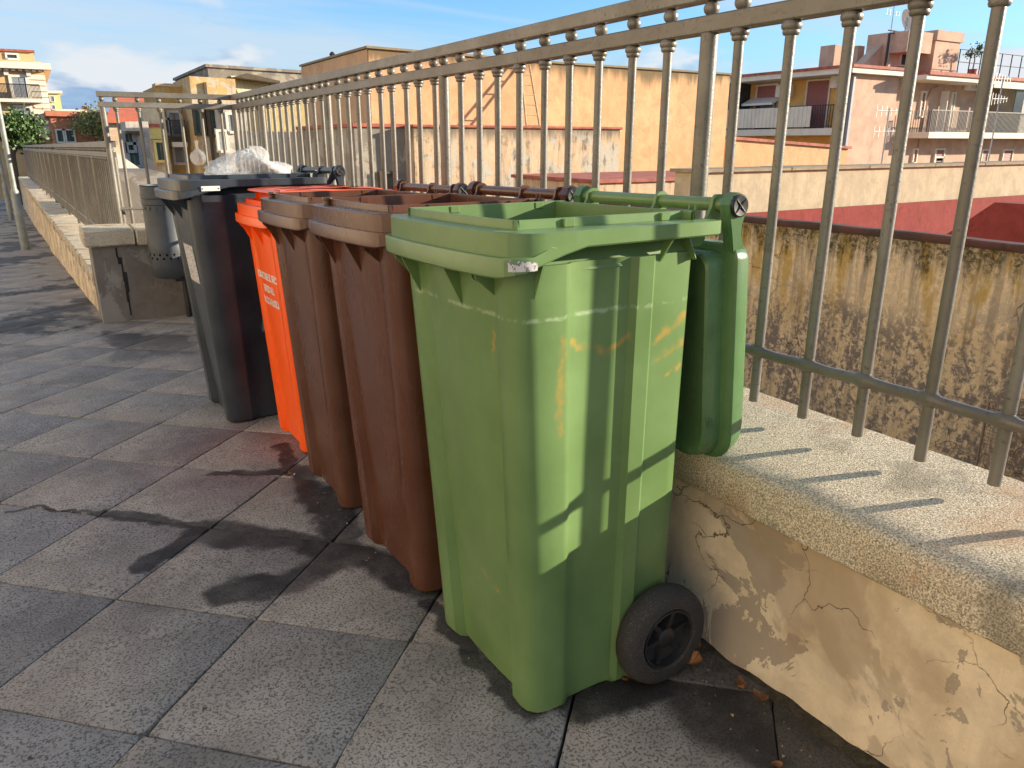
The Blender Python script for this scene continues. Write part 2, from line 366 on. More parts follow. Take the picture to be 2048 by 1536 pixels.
M['parapet'] = m_plaster('parapet_plaster', (0.74, 0.615, 0.435), (0.50, 0.40, 0.29), (0.34, 0.28, 0.21), 2.3, 0.85, 0.35, 0.8, fine=110, peel=((0.36, 0.30, 0.235), 0.85))
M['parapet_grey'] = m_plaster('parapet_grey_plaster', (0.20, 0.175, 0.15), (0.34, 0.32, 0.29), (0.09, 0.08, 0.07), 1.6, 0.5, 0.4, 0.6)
M['moss'] = m_simple('moss_and_dirt', (0.045, 0.036, 0.022), 0.95, var=0.5, scale=25, bump=0.9, bs=90)
def m_rail():
    m, t, b = new_mat('painted_railing_metal'); p = gpos(t); rv = orand(t)
    n = t.noise(p, 6, 4, 0.65); n2 = t.noise(t.map(p, (14, 5, 14)), 3, 4, 0.7)
    c = t.mix(t.ss(n, 0.3, 0.7), (0.148, 0.136, 0.112), (0.220, 0.206, 0.176))
    c = t.mix(t.m('MULTIPLY', t.ss(n2, 0.58, 0.72), 0.60), c, (0.120, 0.060, 0.038))
    c = t.mix(t.m('MULTIPLY', t.ss(t.noise(p, 90, 3), 0.60, 0.70), 0.6), c, (0.055, 0.038, 0.028))
    c = t.mix(t.m('MULTIPLY', rv, 0.30), c, (0.090, 0.072, 0.050))
    setp(t, b, col=c, rough=t.m('ADD', 0.30, t.m('MULTIPLY', n2, 0.22)), metal=0.12, nrm=t.bump(t.m('ADD', t.noise(p, 160, 3), t.m('MULTIPLY', n, 2.0)), 0.35, 0.002), spec=0.5); return m
M['rail'] = m_rail()
M['rail_knob'] = m_rail(); M['rail_knob'].name = 'painted_cast_knob'
def m_bag(name='thin_white_bag', al=0.42):
    m, t, b = new_mat(name); p = opos(t)
    setp(t, b, col=(0.85, 0.86, 0.85), rough=0.25, alpha=al, nrm=t.bump(t.noise(p, 30, 5, 0.7, 1.0), 0.8, 0.02), spec=0.6)
    return m
M['bag'] = m_bag(); M['clear_bag'] = m_bag('clear_bag', 0.17)
M['white'] = m_simple('white_print', (0.80, 0.80, 0.78), 0.6, var=0.05)
M['sticker'] = m_plaster('scratched_sticker', (0.62, 0.60, 0.58), (0.15, 0.16, 0.14), (0.2, 0.2, 0.18), 90, 0, 0.5, 0.9, fine=200, bumpd=0.0003)
M['galv'] = m_simple('grey_painted_steel', (0.060, 0.068, 0.076), 0.5, 0.3, 0.12, 14, 0.05)
M['lamp_grey'] = m_simple('grey_green_pole_paint', (0.25, 0.27, 0.25), 0.5, 0.2)
M['leaf_dry'] = m_simple('dry_leaf', (0.22, 0.095, 0.035), 0.8, var=0.45, scale=40)
M['leaf'] = m_simple('citrus_leaf', (0.055, 0.105, 0.022), 0.5, var=0.45, scale=6)
M['ivy'] = m_simple('pale_creeper_leaf', (0.34, 0.32, 0.12), 0.7, var=0.45, scale=3)
M['bark'] = m_simple('bark', (0.10, 0.075, 0.05), 0.9)
M['terrain'] = m_simple('valley_ground', (0.16, 0.14, 0.11), 0.95, var=0.3, scale=0.05)
M['hill'] = m_simple('haze_blue_hill', (0.14, 0.20, 0.30), 0.95, var=0.1, scale=0.002)  # blue of distant haze is put into the hill colour
M['glass'] = m_simple('window_glass', (0.035, 0.042, 0.05), 0.12, var=0.3, bump=0.0)
M['grey_shut'] = m_simple('grey_shutter', (0.26, 0.28, 0.31), 0.6, var=0.1)
M['red_shut'] = m_simple('red_roller_shutter', (0.30, 0.105, 0.095), 0.6, var=0.1)
M['green_shut'] = m_simple('green_shutter', (0.02, 0.065, 0.055), 0.6)
M['trim'] = m_simple('pale_trim', (0.72, 0.66, 0.55), 0.8, var=0.08, scale=2)
M['whitewall'] = m_plaster('white_render', (0.66, 0.62, 0.53), (0.45, 0.42, 0.37), (0.35, 0.32, 0.27), 0.7, 0, 0.3, 0.4)
M['metal_dark'] = m_simple('dark_iron', (0.035, 0.035, 0.038), 0.5, 0.4)
M['alu'] = m_simple('pale_metal', (0.45, 0.46, 0.46), 0.4, 0.6)
M['ac'] = m_simple('white_appliance', (0.72, 0.71, 0.67), 0.5, var=0.05)
M['wood'] = m_simple('old_pale_wood', (0.50, 0.33, 0.17), 0.8, var=0.2)
M['tile'] = m_simple('terracotta_tile', (0.36, 0.10, 0.065), 0.8, var=0.3, scale=5)
M['red_roof'] = m_plaster('red_roof_coating', (0.50, 0.105, 0.075), (0.44, 0.10, 0.08), (0.34, 0.10, 0.08), 1.4, 0.25, 0.3, 0.4, fine=30)
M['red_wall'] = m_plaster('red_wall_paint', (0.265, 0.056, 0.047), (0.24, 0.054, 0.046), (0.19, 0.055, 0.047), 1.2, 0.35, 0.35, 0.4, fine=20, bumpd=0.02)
M['edge_dark'] = m_plaster('dark_weathered_edge', (0.10, 0.065, 0.058), (0.17, 0.07, 0.06), (0.05, 0.04, 0.035), 1.5, 0, 0.6, 0.5)
M['red_edge'] = m_plaster('dark_red_edge', (0.17, 0.045, 0.045), (0.10, 0.04, 0.04), (0.06, 0.035, 0.035), 1.5, 0, 0.5, 0.5)
def m_stained():
    m, t, b = new_mat('stained_facade'); p = gpos(t); x, y, z = t.sep(p)
    p2 = t.map(p, (1, 1, 1))
    st = t.noise(t.map(p, (6, 9, 0.9)), 1.3, 5, 0.7, 0.3); mot = t.noise(t.map(p, (1, 1.25, 0.55)), 7.5, 6, 0.72, 0.6); mot2 = t.noise(p, 26, 5, 0.75, 0.5); big = t.noise(p, 1.3, 4, 0.6)
    c = t.mix(t.ss(mot, 0.35, 0.65), (0.66, 0.50, 0.28), (0.90, 0.72, 0.46))
    d = t.m('SUBTRACT', ZA_TOP, z)
    # grimy mottled lower zone
    lowz = t.ss(t.m('ADD', d, t.m('MULTIPLY', t.m('SUBTRACT', big, 0.5), 1.1)), 0.30, 0.75)
    k = t.m('MULTIPLY', t.ss(t.m('ADD', t.m('MULTIPLY', mot, 0.55), t.m('MULTIPLY', mot2, 0.45)), 0.445, 0.55), t.m('ADD', 0.30, t.m('MULTIPLY', lowz, 0.64)))
    run = t.ss(t.noise(t.map(p, (5, 7.5, 0.5), (3, 1, 2)), 1.4, 5, 0.7, 0.2), 0.47, 0.62)
    c = t.mix(k, c, (0.125, 0.110, 0.098))
    c = t.mix(t.m('MULTIPLY', run, 0.5), c, (0.17, 0.145, 0.12))
    c = t.mix(t.m('MULTIPLY', lowz, 0.15), c, (0.30, 0.24, 0.19))
    # ochre lichen streaks
    ok = t.m('MULTIPLY', t.ss(t.noise(t.map(p, (3, 4.5, 1.6), (1, 2, 0)), 1.2, 5, 0.65), 0.50, 0.62), t.m('SUBTRACT', 1.0, t.ss(d, 0.25, 0.9)))
    c = t.mix(t.m('MULTIPLY', ok, 0.75), c, (0.40, 0.25, 0.03))
    # black algae running down from the roof edge
    tk = t.m('SUBTRACT', 1.0, t.ss(t.m('ADD', d, t.m('MULTIPLY', t.m('SUBTRACT', st, 0.5), 0.75)), 0.06, 0.26))
    c = t.mix(t.m('MULTIPLY', tk, t.m('ADD', 0.45, t.m('MULTIPLY', t.ss(mot2, 0.40, 0.60), 0.5))), c, (0.048, 0.044, 0.022))
    wv = t.vm('ADD', p, t.n('ShaderNodeVectorMath', {0: t.vm('SUBTRACT', t.noisec(p, 7, 4), (0.5, 0.5, 0.5)), 'Scale': 0.16}, operation='SCALE').outputs[0])
    e = t.vor(wv, 2.3, 'DISTANCE_TO_EDGE'); ck = t.m('MULTIPLY', t.m('SUBTRACT', 1.0, t.ss(e, 0.003, 0.010)), t.ss(t.noise(p, 1.1, 2), 0.50, 0.58))
    c = t.mix(t.m('MULTIPLY', ck, 0.8), c, (0.05, 0.04, 0.03))
    setp(t, b, col=c, rough=0.93, nrm=t.bump(t.m('ADD', mot2, mot), 0.4, 0.01), spec=0.2); return m
ZA_TOP = 0.50
M['stained'] = m_stained()
M['beige_wall'] = m_plaster('beige_weathered_wall', (0.50, 0.425, 0.285), (0.42, 0.36, 0.25), (0.25, 0.21, 0.15), 0.9, 0, 0.45, 0.5, top=(0.82, 0.05, (0.13, 0.11, 0.075), 0.6), fine=25, bumpd=0.02)
M['orange_wall'] = m_plaster('ochre_orange_render', (0.66, 0.40, 0.215), (0.62, 0.365, 0.185), (0.50, 0.31, 0.175), 0.45, 0, 0.28, 0.45, top=(3.12, 0.42, (0.16, 0.125, 0.07), 0.9), fine=14, bumpd=0.03, bumps=0.5)
M['old_wall'] = m_plaster('peeling_pink_grey_wall', (0.64, 0.46, 0.30), (0.50, 0.46, 0.38), (0.13, 0.115, 0.085), 1.15, 0, 0.95, 0.9, top=(1.43, 0.34, (0.15, 0.135, 0.10), 0.9), fine=16, bumpd=0.02)
M['pink'] = m_plaster('pink_render', (0.60, 0.40, 0.29), (0.56, 0.37, 0.275), (0.46, 0.32, 0.24), 0.3, 0, 0.2, 0.3, fine=8)
M['pink_warm'] = m_plaster('yellow_loggia_render', (0.74, 0.44, 0.145), (0.70, 0.40, 0.14), (0.6, 0.36, 0.15), 0.3, 0, 0.15, 0.3, fine=8)
M['palazzo'] = m_plaster('tan_palazzo_render', (0.66, 0.44, 0.225), (0.63, 0.42, 0.22), (0.55, 0.38, 0.2), 0.2, 0, 0.2, 0.3, fine=4)
M['bounce_house'] = m_plaster('cream_bounce_render', (0.72, 0.60, 0.44), (0.70, 0.58, 0.43), (0.60, 0.5, 0.38), 0.2, 0, 0.2, 0.3, fine=4)
M['yellow'] = m_plaster('pale_yellow_render', (0.80, 0.66, 0.25), (0.78, 0.62, 0.25), (0.6, 0.5, 0.2), 0.2, 0, 0.2, 0.2, fine=4)
M['redhouse'] = m_plaster('red_peeling_render', (0.56, 0.20, 0.11), (0.60, 0.40, 0.27), (0.36, 0.2, 0.13), 0.35, 0, 0.4, 0.7, fine=5)
M['redroof2'] = m_plaster('orange_red_roof', (0.58, 0.16, 0.09), (0.55, 0.18, 0.11), (0.42, 0.14, 0.09), 0.4, 0, 0.3, 0.4, fine=5)
M['ochre'] = m_plaster('ochre_peeling_render', (0.60, 0.40, 0.17), (0.58, 0.49, 0.37), (0.22, 0.16, 0.10), 1.2, 0, 0.65, 0.85, fine=14)
M['ochre2'] = m_plaster('bright_ochre_render', (0.58, 0.34, 0.11), (0.55, 0.42, 0.26), (0.30, 0.19, 0.09), 0.9, 0, 0.5, 0.6, fine=8)
M['peel'] = m_plaster('peeling_cream_wall', (0.66, 0.55, 0.38), (0.55, 0.33, 0.20), (0.20, 0.16, 0.12), 1.1, 0, 0.7, 0.6, fine=12)
M['greywall'] = m_plaster('grey_lichen_wall', (0.27, 0.235, 0.195), (0.50, 0.44, 0.34), (0.11, 0.09, 0.07), 1.0, 0, 0.5, 0.6, fine=6)
M['tuff'] = m_plaster('yellow_tuff_wall', (0.56, 0.43, 0.20), (0.48, 0.38, 0.2), (0.30, 0.23, 0.12), 1.6, 0, 0.4, 0.6, fine=10, bumpd=0.05)
M['old_cream'] = m_plaster('old_grey_cream_wall', (0.52, 0.47, 0.42), (0.30, 0.27, 0.23), (0.14, 0.12, 0.10), 1.1, 0, 0.6, 0.6, fine=12)
M['tan_side'] = m_plaster('tan_side_render', (0.60, 0.385, 0.22), (0.56, 0.36, 0.22), (0.42, 0.29, 0.18), 0.35, 0, 0.25, 0.5, fine=8)

# ------------------------------------------------------------------ ground
def gz(Y):
    ks = [(-60, 0), (1.1, 0), (4, -.06), (6.2, -.14), (9, -.29), (13, -.45), (21, -.72), (40, -1.2), (80, -1.6)]
    for (a, za), (b, zb) in zip(ks, ks[1:]):
        if Y <= b: return za + (zb - za) * (Y - a) / (b - a)
    return ks[-1][1]
mb = MB(); ys = [-6, -2, 0, 2, 4, 5, 6.2, 7.5, 9, 11, 13, 17, 21, 30, 40]
rows = [[(-14, y, gz(y) - .030), (0.6, y, gz(y) - .030), (1.3, y, gz(y) - .030)] for y in ys]
mb.loft(rows, closed=False)
terr = tag(mb.build('pavement', M['bed']), kind='structure')
SD, CX, CY = 0.289, 0.012, 1.726
side = SD * math.sqrt(2)
sm = MB(); hgap = 0.0013; e = side / 2 - hgap
def sq(h, z, e2=0.0):
    rr = random.Random(4); pts = []
    for (xa, ya), (xb, yb) in (((-1, -1), (1, -1)), ((1, -1), (1, 1)), ((1, 1), (-1, 1)), ((-1, 1), (-1, -1))):
        for i in range(9):
            k = i / 9; j = rr.uniform(0, .0011) + (.004 * rr.random() if i == 0 else 0) + (.003 if rr.random() < .06 else 0)
            X_, Y_ = xa + (xb - xa) * k, ya + (yb - ya) * k
            pts.append((X_ * (h - j * (1 + e2)), Y_ * (h - j * (1 + e2)), z))
    return pts
sm.loft([sq(e, -.030), sq(e, -.0030, .1), sq(e - .0008, -.0008, .3), sq(e - .0022, 0, .5)], False, True)
slab_me = sm.mesh('paving_slab', M['slab'], 50); slab_far = sm.mesh('paving_slab', M['slab_far'], 50)
cnt = 0
for a in range(-30, 60):
    for bb in range(-60, 60):
        x = CX + SD * (a - bb); y = CY + SD * (a + bb)
        if not (-1.95 < x < 1.33 and 0.2 < y < 12.6) or (y > 9 and x < -1.2): continue
        if y > 6.35 and x > 0.62 - 0.03 * (y - 6.2): continue
        s0 = (gz(y + .1) - gz(y - .1)) / .2
        o = put('paving_slab', slab_me if y < 3.3 else slab_far, terr)
        o.matrix_local = Matrix.Translation((x + random.uniform(-.0012, .0012), y + random.uniform(-.0012, .0012), gz(y) + random.uniform(-.0011, .0009))) @ Matrix.Rotation(math.atan(s0) + random.uniform(-.002, .002), 4, 'X') @ Matrix.Rotation(random.uniform(-.002, .002), 4, 'Y') @ Matrix.Rotation(R(45 + random.choice((0, 90, 180, 270)) + random.uniform(-.25, .25)), 4, 'Z')
        cnt += 1
print('slabs', cnt)
mb = MB(); mb.loft([[(-14, y, gz(y) - .009), (0.36 - .03 * (y - 6.2), y, gz(y) - .009)] for y in (12.3, 13.2, 17, 21, 30, 40)], closed=False)
tag(mb.build('walkway', M['pave']), kind='structure')
mb = MB(); mb.loft([[(-14, y, gz(y) - .006), (-1.2 if y > 8.9 else -1.78, y, gz(y) - .006)] for y in (-6, 0, 1.1, 4, 6.2, 8.9, 9, 12.32)], closed=False)
tag(mb.build('walkway', M['pave']), kind='structure')
mb = MB(); mb.box((-4000, -4000, -9.6), (4000, 6000, -9.0))
tag(mb.build('terrain', M['terrain']), kind='structure')
mb = MB(); rings = []
for j in range(9):
    row = []
    for i in range(41):
        a = i / 40; X = -3400 + 4200 * a; Y = 5200 + 260 * j
        h = (430 * math.exp(-((a - .46) / .13) ** 2) + 190 * math.exp(-((a - .75) / .2) ** 2) + 120) * math.sin(math.pi * j / 8) * (1 + .05 * math.sin(i * 1.9))
        row.append((X, Y, -9 + h))
    rings.append(row)
mb.loft(rings, closed=False); tag(mb.build('hills', M['hill'], smooth=180), kind='structure')

# ------------------------------------------------------------------ parapets
def rough_box(mb, a, b, step=.12, amp=.003, seed=1):
    rnd = random.Random(seed); x0, y0, z0 = a; x1, y1, z1 = b; e = min(.014, (z1 - z0) / 3)
    n = max(2, int((y1 - y0) / step)); rings = []
    for i in range(n + 1):
        y = y0 + (y1 - y0) * i / n; j = lambda: rnd.uniform(-amp, amp)
        prof = [(x0 + e, z0), (x0, z0 + e * .4), (x0, z1 - e * 1.2), (x0 + e * .35, z1 - e * .35), (x0 + e * 1.2, z1), (x1 - e, z1), (x1, z1 - e), (x1, z0)]
        rings.append([(px + j(), y, pz + j()) for px, pz in prof])
    mb.loft(rings, True, True)
t = thing('parapet_wall', 'low cracked plaster parapet with pebbled concrete coping behind the bins', 'parapet', (1.4, 2, 0))
mb = MB()
# wall body, bottom edge swelling out unevenly towards the paving
rnd = random.Random(5); rings = []
N = 90
for i in range(N + 1):
    y = -2.0 + (6.62 + 2.0) * i / N
    sw = .018 * math.sin(i * .31) + rnd.uniform(-.006, .006); gzz = gz(y)
    rings.append([(1.165 + sw + rnd.uniform(0, .01), y, gzz - .04), (1.188 + sw * .5, y, gzz + .05 + rnd.uniform(-.01, .01)), (1.199, y, gzz + .13), (1.200, y, .372), (1.545, y, .372), (1.545, y, -8.9)])
mb.loft(rings, True, True, closed=True); mb.build('wall', M['parapet'], t, smooth=40)
cop_y = [-2.0, -.85, 0.24, 1.30, 2.66, 3.72, 4.78, 5.84, 6.62]
for k, (a, b2) in enumerate(zip(cop_y, cop_y[1:])):
    mb = MB(); n = 24; rings = []
    for i in range(n + 1):
        y = a + .0015 + (b2 - a - .003) * i / n; j = lambda q=.002: rnd.uniform(-q, q)
        rings.append([(1.183 + j(), y, .366), (1.172 + j(), y, .374), (1.170 + j(), y, .448 + j()), (1.176 + j(), y, .460 + j()), (1.190 + j(), y, .468 + j()), (1.25, y, .474 + j(.001)), (1.42, y, .486), (1.550, y, .492), (1.555, y, .37)])
    mb.loft(rings, True, True); mb.build('coping_block', M['coping'], t, smooth=50)
# dirt and moss gathered along its foot
mb = MB(); rings = []
for i in range(150):
    y = -.3 + 6.4 * i / 149; w = .002 + .010 * abs(math.sin(i * .37)) + rnd.uniform(0, .010)
    rings.append([(1.195, y, gz(y) + .004 + rnd.uniform(0, .010)), (1.180 - w * .4, y, gz(y) + .004 + rnd.uniform(0, .004)), (1.168 - w, y, gz(y) - .0015)])
mb.loft(rings, closed=False); tag(mb.build('moss', M['moss'], smooth=60), 'dark moss and dirt along the foot of the parapet', 'moss', kind='stuff')

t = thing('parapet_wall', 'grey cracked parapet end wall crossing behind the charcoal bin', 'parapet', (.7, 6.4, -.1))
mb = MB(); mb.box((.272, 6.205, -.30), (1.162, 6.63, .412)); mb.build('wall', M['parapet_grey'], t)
for k, (a, b2) in enumerate(((.228, .560), (.566, 1.164))):
    mb = MB(); mb.box((a, 6.165, .414 - k * .004), (b2, 6.64, .532 - k * .006), .012); mb.build('coping_block', M['coping'], t, smooth=40)
mb = MB()   # open crack running down the plaster
cr = [(.425, .40), (.43, .33), (.452, .28), (.448, .22), (.470, .15), (.452, .07), (.462, 0), (.458, -.10)]
for (xa, za), (xb, zb) in zip(cr, cr[1:]): mb.box((min(xa, xb) - .004, 6.2025, zb), (max(xa, xb) + .003, 6.2045, za))
mb.build('crack', M['bed'], t)

t = thing('parapet_wall', 'long stone block parapet running away downhill on the left', 'parapet', (.2, 12, -.4))
fx = lambda y: .28 - .03 * (y - 6.2)
mb = MB(); rings = []
for i in range(40):
    y = 6.66 + 24 * i / 39; j = rnd.uniform(-.012, .012)
    rings.append([(fx(y) + .02 + j, y, gz(y) - .1), (fx(y) + .03 + j, y, .06 - .004 * (y - 6.6)), (fx(y) + .46, y, .06 - .004 * (y - 6.6)), (fx(y) + .46, y, -2.0)])
mb.loft(rings, True, True); mb.build('wall', M['parapet'], t)
y = 6.66
while y < 30:
    L = random.uniform(.34, .46); mb = MB(); zt = .17 - .004 * (y - 6.6) + random.uniform(-.006, .006)
    x0 = fx(y); mb.box((x0 + random.uniform(-.008, .008), y, zt - .115), (x0 + .48, y + L - .010, zt), .014); mb.build('coping_block', M['coping'], t, smooth=40); y += L

# ------------------------------------------------------------------ railings
def rail_mesh_sets():
    r = .0118; zt = 1.345
    bar = MB(); bar.lathe([(r, 0), (r, 1)], 14, cap0=True, cap1=True)
    knob = MB(); knob.lathe([(.0125, -.0285), (.0165, -.0275), (.0185, -.022), (.0175, -.018), (.021, -.015), (.0222, -.009), (.0205, -.003), (.0165, .001), (.014, .003)], 16, cap0=True, cap1=True)
    ball = MB(); ball.lathe([(.006, -.0175)] + [(.0192 * math.cos(a), .0178 * math.sin(a)) for a in [R(q) for q in (-58, -40, -20, 0, 20, 40, 58)]] + [(.006, .0175)], 14, cap0=True, cap1=True)
    return bar, knob, ball
bar_mb, knob_mb, ball_mb = rail_mesh_sets()
def zscaled(mbb, z0, z1):
    q = MB(); q.v = [(a, b, z0 + c * (z1 - z0)) for a, b, c in mbb.v]; q.f = mbb.f; return q
bar_me = zscaled(bar_mb, .508, 1.350).mesh('bar', M['rail'], 40)
knob_me = knob_mb.mesh('knob', M['rail_knob'], 60); ball_me = ball_mb.mesh('ball', M['rail_knob'], 60)
pq = MB(); pq.lathe([(.0215, .487), (.0215, 1.372)], 18, cap0=True, cap1=True); post_me = pq.mesh('post', M['rail'], 40)
FX = 1.45
def rail_box(name, a, b, z0, z1, w, parent):
    """square tube from a to b (plan points) with slightly eased edges"""
    A, B = Vector((*a, 0)), Vector((*b, 0)); d = (B - A).normalized(); n = Vector((-d.y, d.x, 0)); mb = MB(); e = .0035; h = w / 2
    prof = [(-h + e, z0), (h - e, z0), (h, z0 + e), (h, z1 - e), (h - e, z1), (-h + e, z1), (-h, z1 - e), (-h, z0 + e)]
    k = max(2, int((B - A).length / .6)); rr = random.Random(3); rings = []
    for i in range(k + 1):
        p = A.lerp(B, i / k); jz = rr.uniform(-.0012, .0012)
        rings.append([p + n * q + Vector((0, 0, z + jz)) for q, z in prof])
    mb.loft(rings, True, True); return mb.build(name, M['rail'], parent)
t = thing('railing', 'tall painted metal railing with round bars on the parapet behind the bins', 'railing', (FX, 2.6, .48))
posts = [1.465 + 1.4395 * k for k in range(-1, 4)]
allb = [1.367 - .1445 * j for j in range(9)] + [1.606 + .1447 * j for j in range(9)] + [2.995 + .1465 * j for j in range(9)] + [4.452 + .1445 * j for j in range(9)] + [5.90 + .1445 * j for j in range(5)] + [-.10, -.245, -.39]
def ww(p, name, me, loc):
    o = bpy.data.objects.new(name, me); COL.objects.link(o); o.parent = p; o.location = Vector(loc) - Vector(p['_w']); return o
for y in allb:
    o = ww(t, 'bar', bar_me, (FX + random.uniform(-.001, .001), y, random.uniform(-.003, .003))); o.rotation_euler = (random.uniform(-.003, .003), random.uniform(-.002, .002), random.uniform(0, 6))
    k = bpy.data.objects.new('knob', knob_me); COL.objects.link(k); k.parent = o; k.location = (0, 0, 1.3715)
    ww(t, 'ball', ball_me, (FX, y, 1.4265))
for y in posts:
    ww(t, 'post', post_me, (FX, y, 0)); ww(t, 'ball', ball_me, (FX, y, 1.4265))
rail_box('top_rail', (FX, -.8), (FX, 6.675), 1.4425, 1.4825, .042, t); rail_box('middle_rail', (FX, -.8), (FX, 6.66), 1.3705, 1.4105, .040, t)
mb = MB(); pts = []; rs = []
yy = sorted(allb + posts)
for y in yy:
    for dy, dz, r in ((-.06, -.0015, .0122), (-.022, 0, .0122), (-.011, .001, .0162), (.011, .001, .0162), (.022, 0, .0122)):
        pts.append((FX - .004, y + dy, .635 + dz + .0012 * math.sin(y * 9))); rs.append(r)
mb.tube(pts, rs, 10); mb.build('lower_rail', M['rail'], t, smooth=60)

t = thing('railing', 'short railing return at the corner behind the charcoal bin', 'railing', (1.0, 6.65, .5))
for x in (.604, .754, .902, 1.05, 1.20, 1.345):
    o = ww(t, 'bar', bar_me, (x, 6.65, 0)); k = bpy.data.objects.new('knob', knob_me); COL.objects.link(k); k.parent = o; k.location = (0, 0, 1.3715)
    ww(t, 'ball', ball_me, (x, 6.65, 1.4265))
for x in (.515, 1.452): ww(t, 'post', post_me, (x, 6.652, 0))
ww(t, 'ball', ball_me, (.515, 6.65, 1.4265))
rail_box('top_rail', (.487, 6.65), (1.428, 6.65), 1.4430, 1.4820, .042, t); rail_box('middle_rail', (.487, 6.65), (1.429, 6.65), 1.371, 1.410, .040, t)
mb = MB(); mb.tube([(.515 + i * .0935, 6.646, .635 + .003 * (i % 2)) for i in range(11)], .012, 8); mb.build('lower_rail', M['rail'], t, smooth=60)

t = thing('railing', 'lower railing with close bars along the long stone parapet, left', 'railing', (.5, 12, .2))
lx = lambda y: .545 - .03 * (y - 6.65)
b2 = MB(); b2.lathe([(.0118, .215), (.0118, .985), (.0125, .986), (.019, .992), (.0222, 1.0), (.019, 1.012), (.014, 1.0155)], 10, cap0=True, cap1=True)
b2_me = b2.mesh('bar', M['rail'], 50)
n2 = 150
for i in range(1, n2):
    y = 6.66 + i * .147
    ww(t, 'bar', b2_me, (lx(y), y, -.004 * (y - 6.6)))
    if y < 13: ww(t, 'ball', ball_me, (lx(y), y, 1.0715 - .004 * (y - 6.6)))
pq = MB(); pq.lathe([(.0245, .16), (.0245, 1.016)], 14, cap0=True, cap1=True); p2_me = pq.mesh('post', M['rail'], 40)
for k in range(16): ww(t, 'post', p2_me, (lx(6.72 + 1.47 * k) , 6.72 + 1.47 * k, -.004 * (1.47 * k)))
def slope_rail(name, z0, z1, w):
    mb = MB(); rings = []
    for i in range(30):
        y = 6.70 + 22.1 * i / 29; dz = -.004 * (y - 6.6); x = lx(y)
        rings.append([(x - w / 2, y, z0 + dz), (x + w / 2, y, z0 + dz), (x + w / 2, y, z1 + dz), (x - w / 2, y, z1 + dz)])
    mb.loft(rings, True, True); mb.build(name, M['rail'], t)
slope_rail('top_rail', 1.088, 1.135, .055); slope_rail('middle_rail', 1.0155, 1.055, .040)
mb = MB(); mb.tube([(lx(y) - .003, y, .33 - .004 * (y - 6.6)) for y in [6.7 + i for i in range(23)]], .012, 8); mb.build('lower_rail', M['rail'], t)

# ------------------------------------------------------------------ wheelie bins
def half_to_full(h): return h + [(x, -y) for x, y in reversed(h) if abs(y) > 1e-6]
TOP = [(.034, 0), (.035, .06), (.039, .115), (.044, .134), (.039, .148), (.038, .185), (.043, .205), (.057, .218), (.075, .222), (.130, .223), (.140, .221), (.152, .2115), (.20, .208), (.255, .208), (.278, .2115), (.288, .222), (.322, .2225), (.334, .212), (.40, .211), (.424, .207), (.436, .193), (.436, 0)]
BOT = [(.098, 0), (.099, .05), (.101, .095), (.102, .108), (.082, .124), (.079, .156), (.083, .176), (.096, .191), (.115, .197), (.150, .198), (.160, .196), (.172, .1865), (.21, .184), (.26, .184), (.280, .186), (.290, .197), (.323, .1975), (.335, .188), (.397, .186), (.421, .183), (.435, .170), (.435, 0)]
ZT = .925
def body_pt(i, z, S):
    k = min(1, max(0, z / ZT)); (a, b), (c, d) = BOTF[i], TOPF[i]
    fl = k ** 1.05
    return ((a + (c - a) * fl) * S[0], (b + (d - b) * fl) * S[1], z * S[2])
TOPF, BOTF = half_to_full(TOP), half_to_full(BOT)
def front_x(y, z, S):   # surface of the front face
    k = (z / S[2] / ZT); yy = abs(y) / S[1]
    def ev(o):
        for (a, b), (c, d) in zip(o, o[1:]):
            if b <= yy <= d: return a + (c - a) * (yy - b) / max(1e-6, d - b)
        return o[0][0]
    return (ev(BOT[:7]) + (ev(TOP[:7]) - ev(BOT[:7])) * k ** 1.05) * S[0]
RIM_H = [(-.012, 0), (-.0115, .05), (-.010, .10), (-.007, .15), (-.003, .19), (.001, .212), (.008, .231), (.020, .243), (.036, .249), (.050, .250), (.075, .250), (.11, .250), (.155, .250), (.22, .250), (.30, .250), (.40, .250), (.442, .2495), (.455, .245), (.460, .232), (.460, .10), (.460, 0)]
RIMF = half_to_full(RIM_H)
def offset_ring(o, d):
    n = len(o); res = []
    for i in range(n):
        p0, p1, p2 = Vector(o[i - 1]), Vector(o[i]), Vector(o[(i + 1) % n])
        e1 = (p1 - p0).normalized(); e2 = (p2 - p1).normalized()
        n1 = Vector((e1.y, -e1.x)); n2 = Vector((e2.y, -e2.x)); m = (n1 + n2)
        m = m.normalized() / max(.5, m.length / 2) if m.length > 1e-6 else n1
        res.append((p1.x + m.x * d, p1.y + m.y * d))
    return res
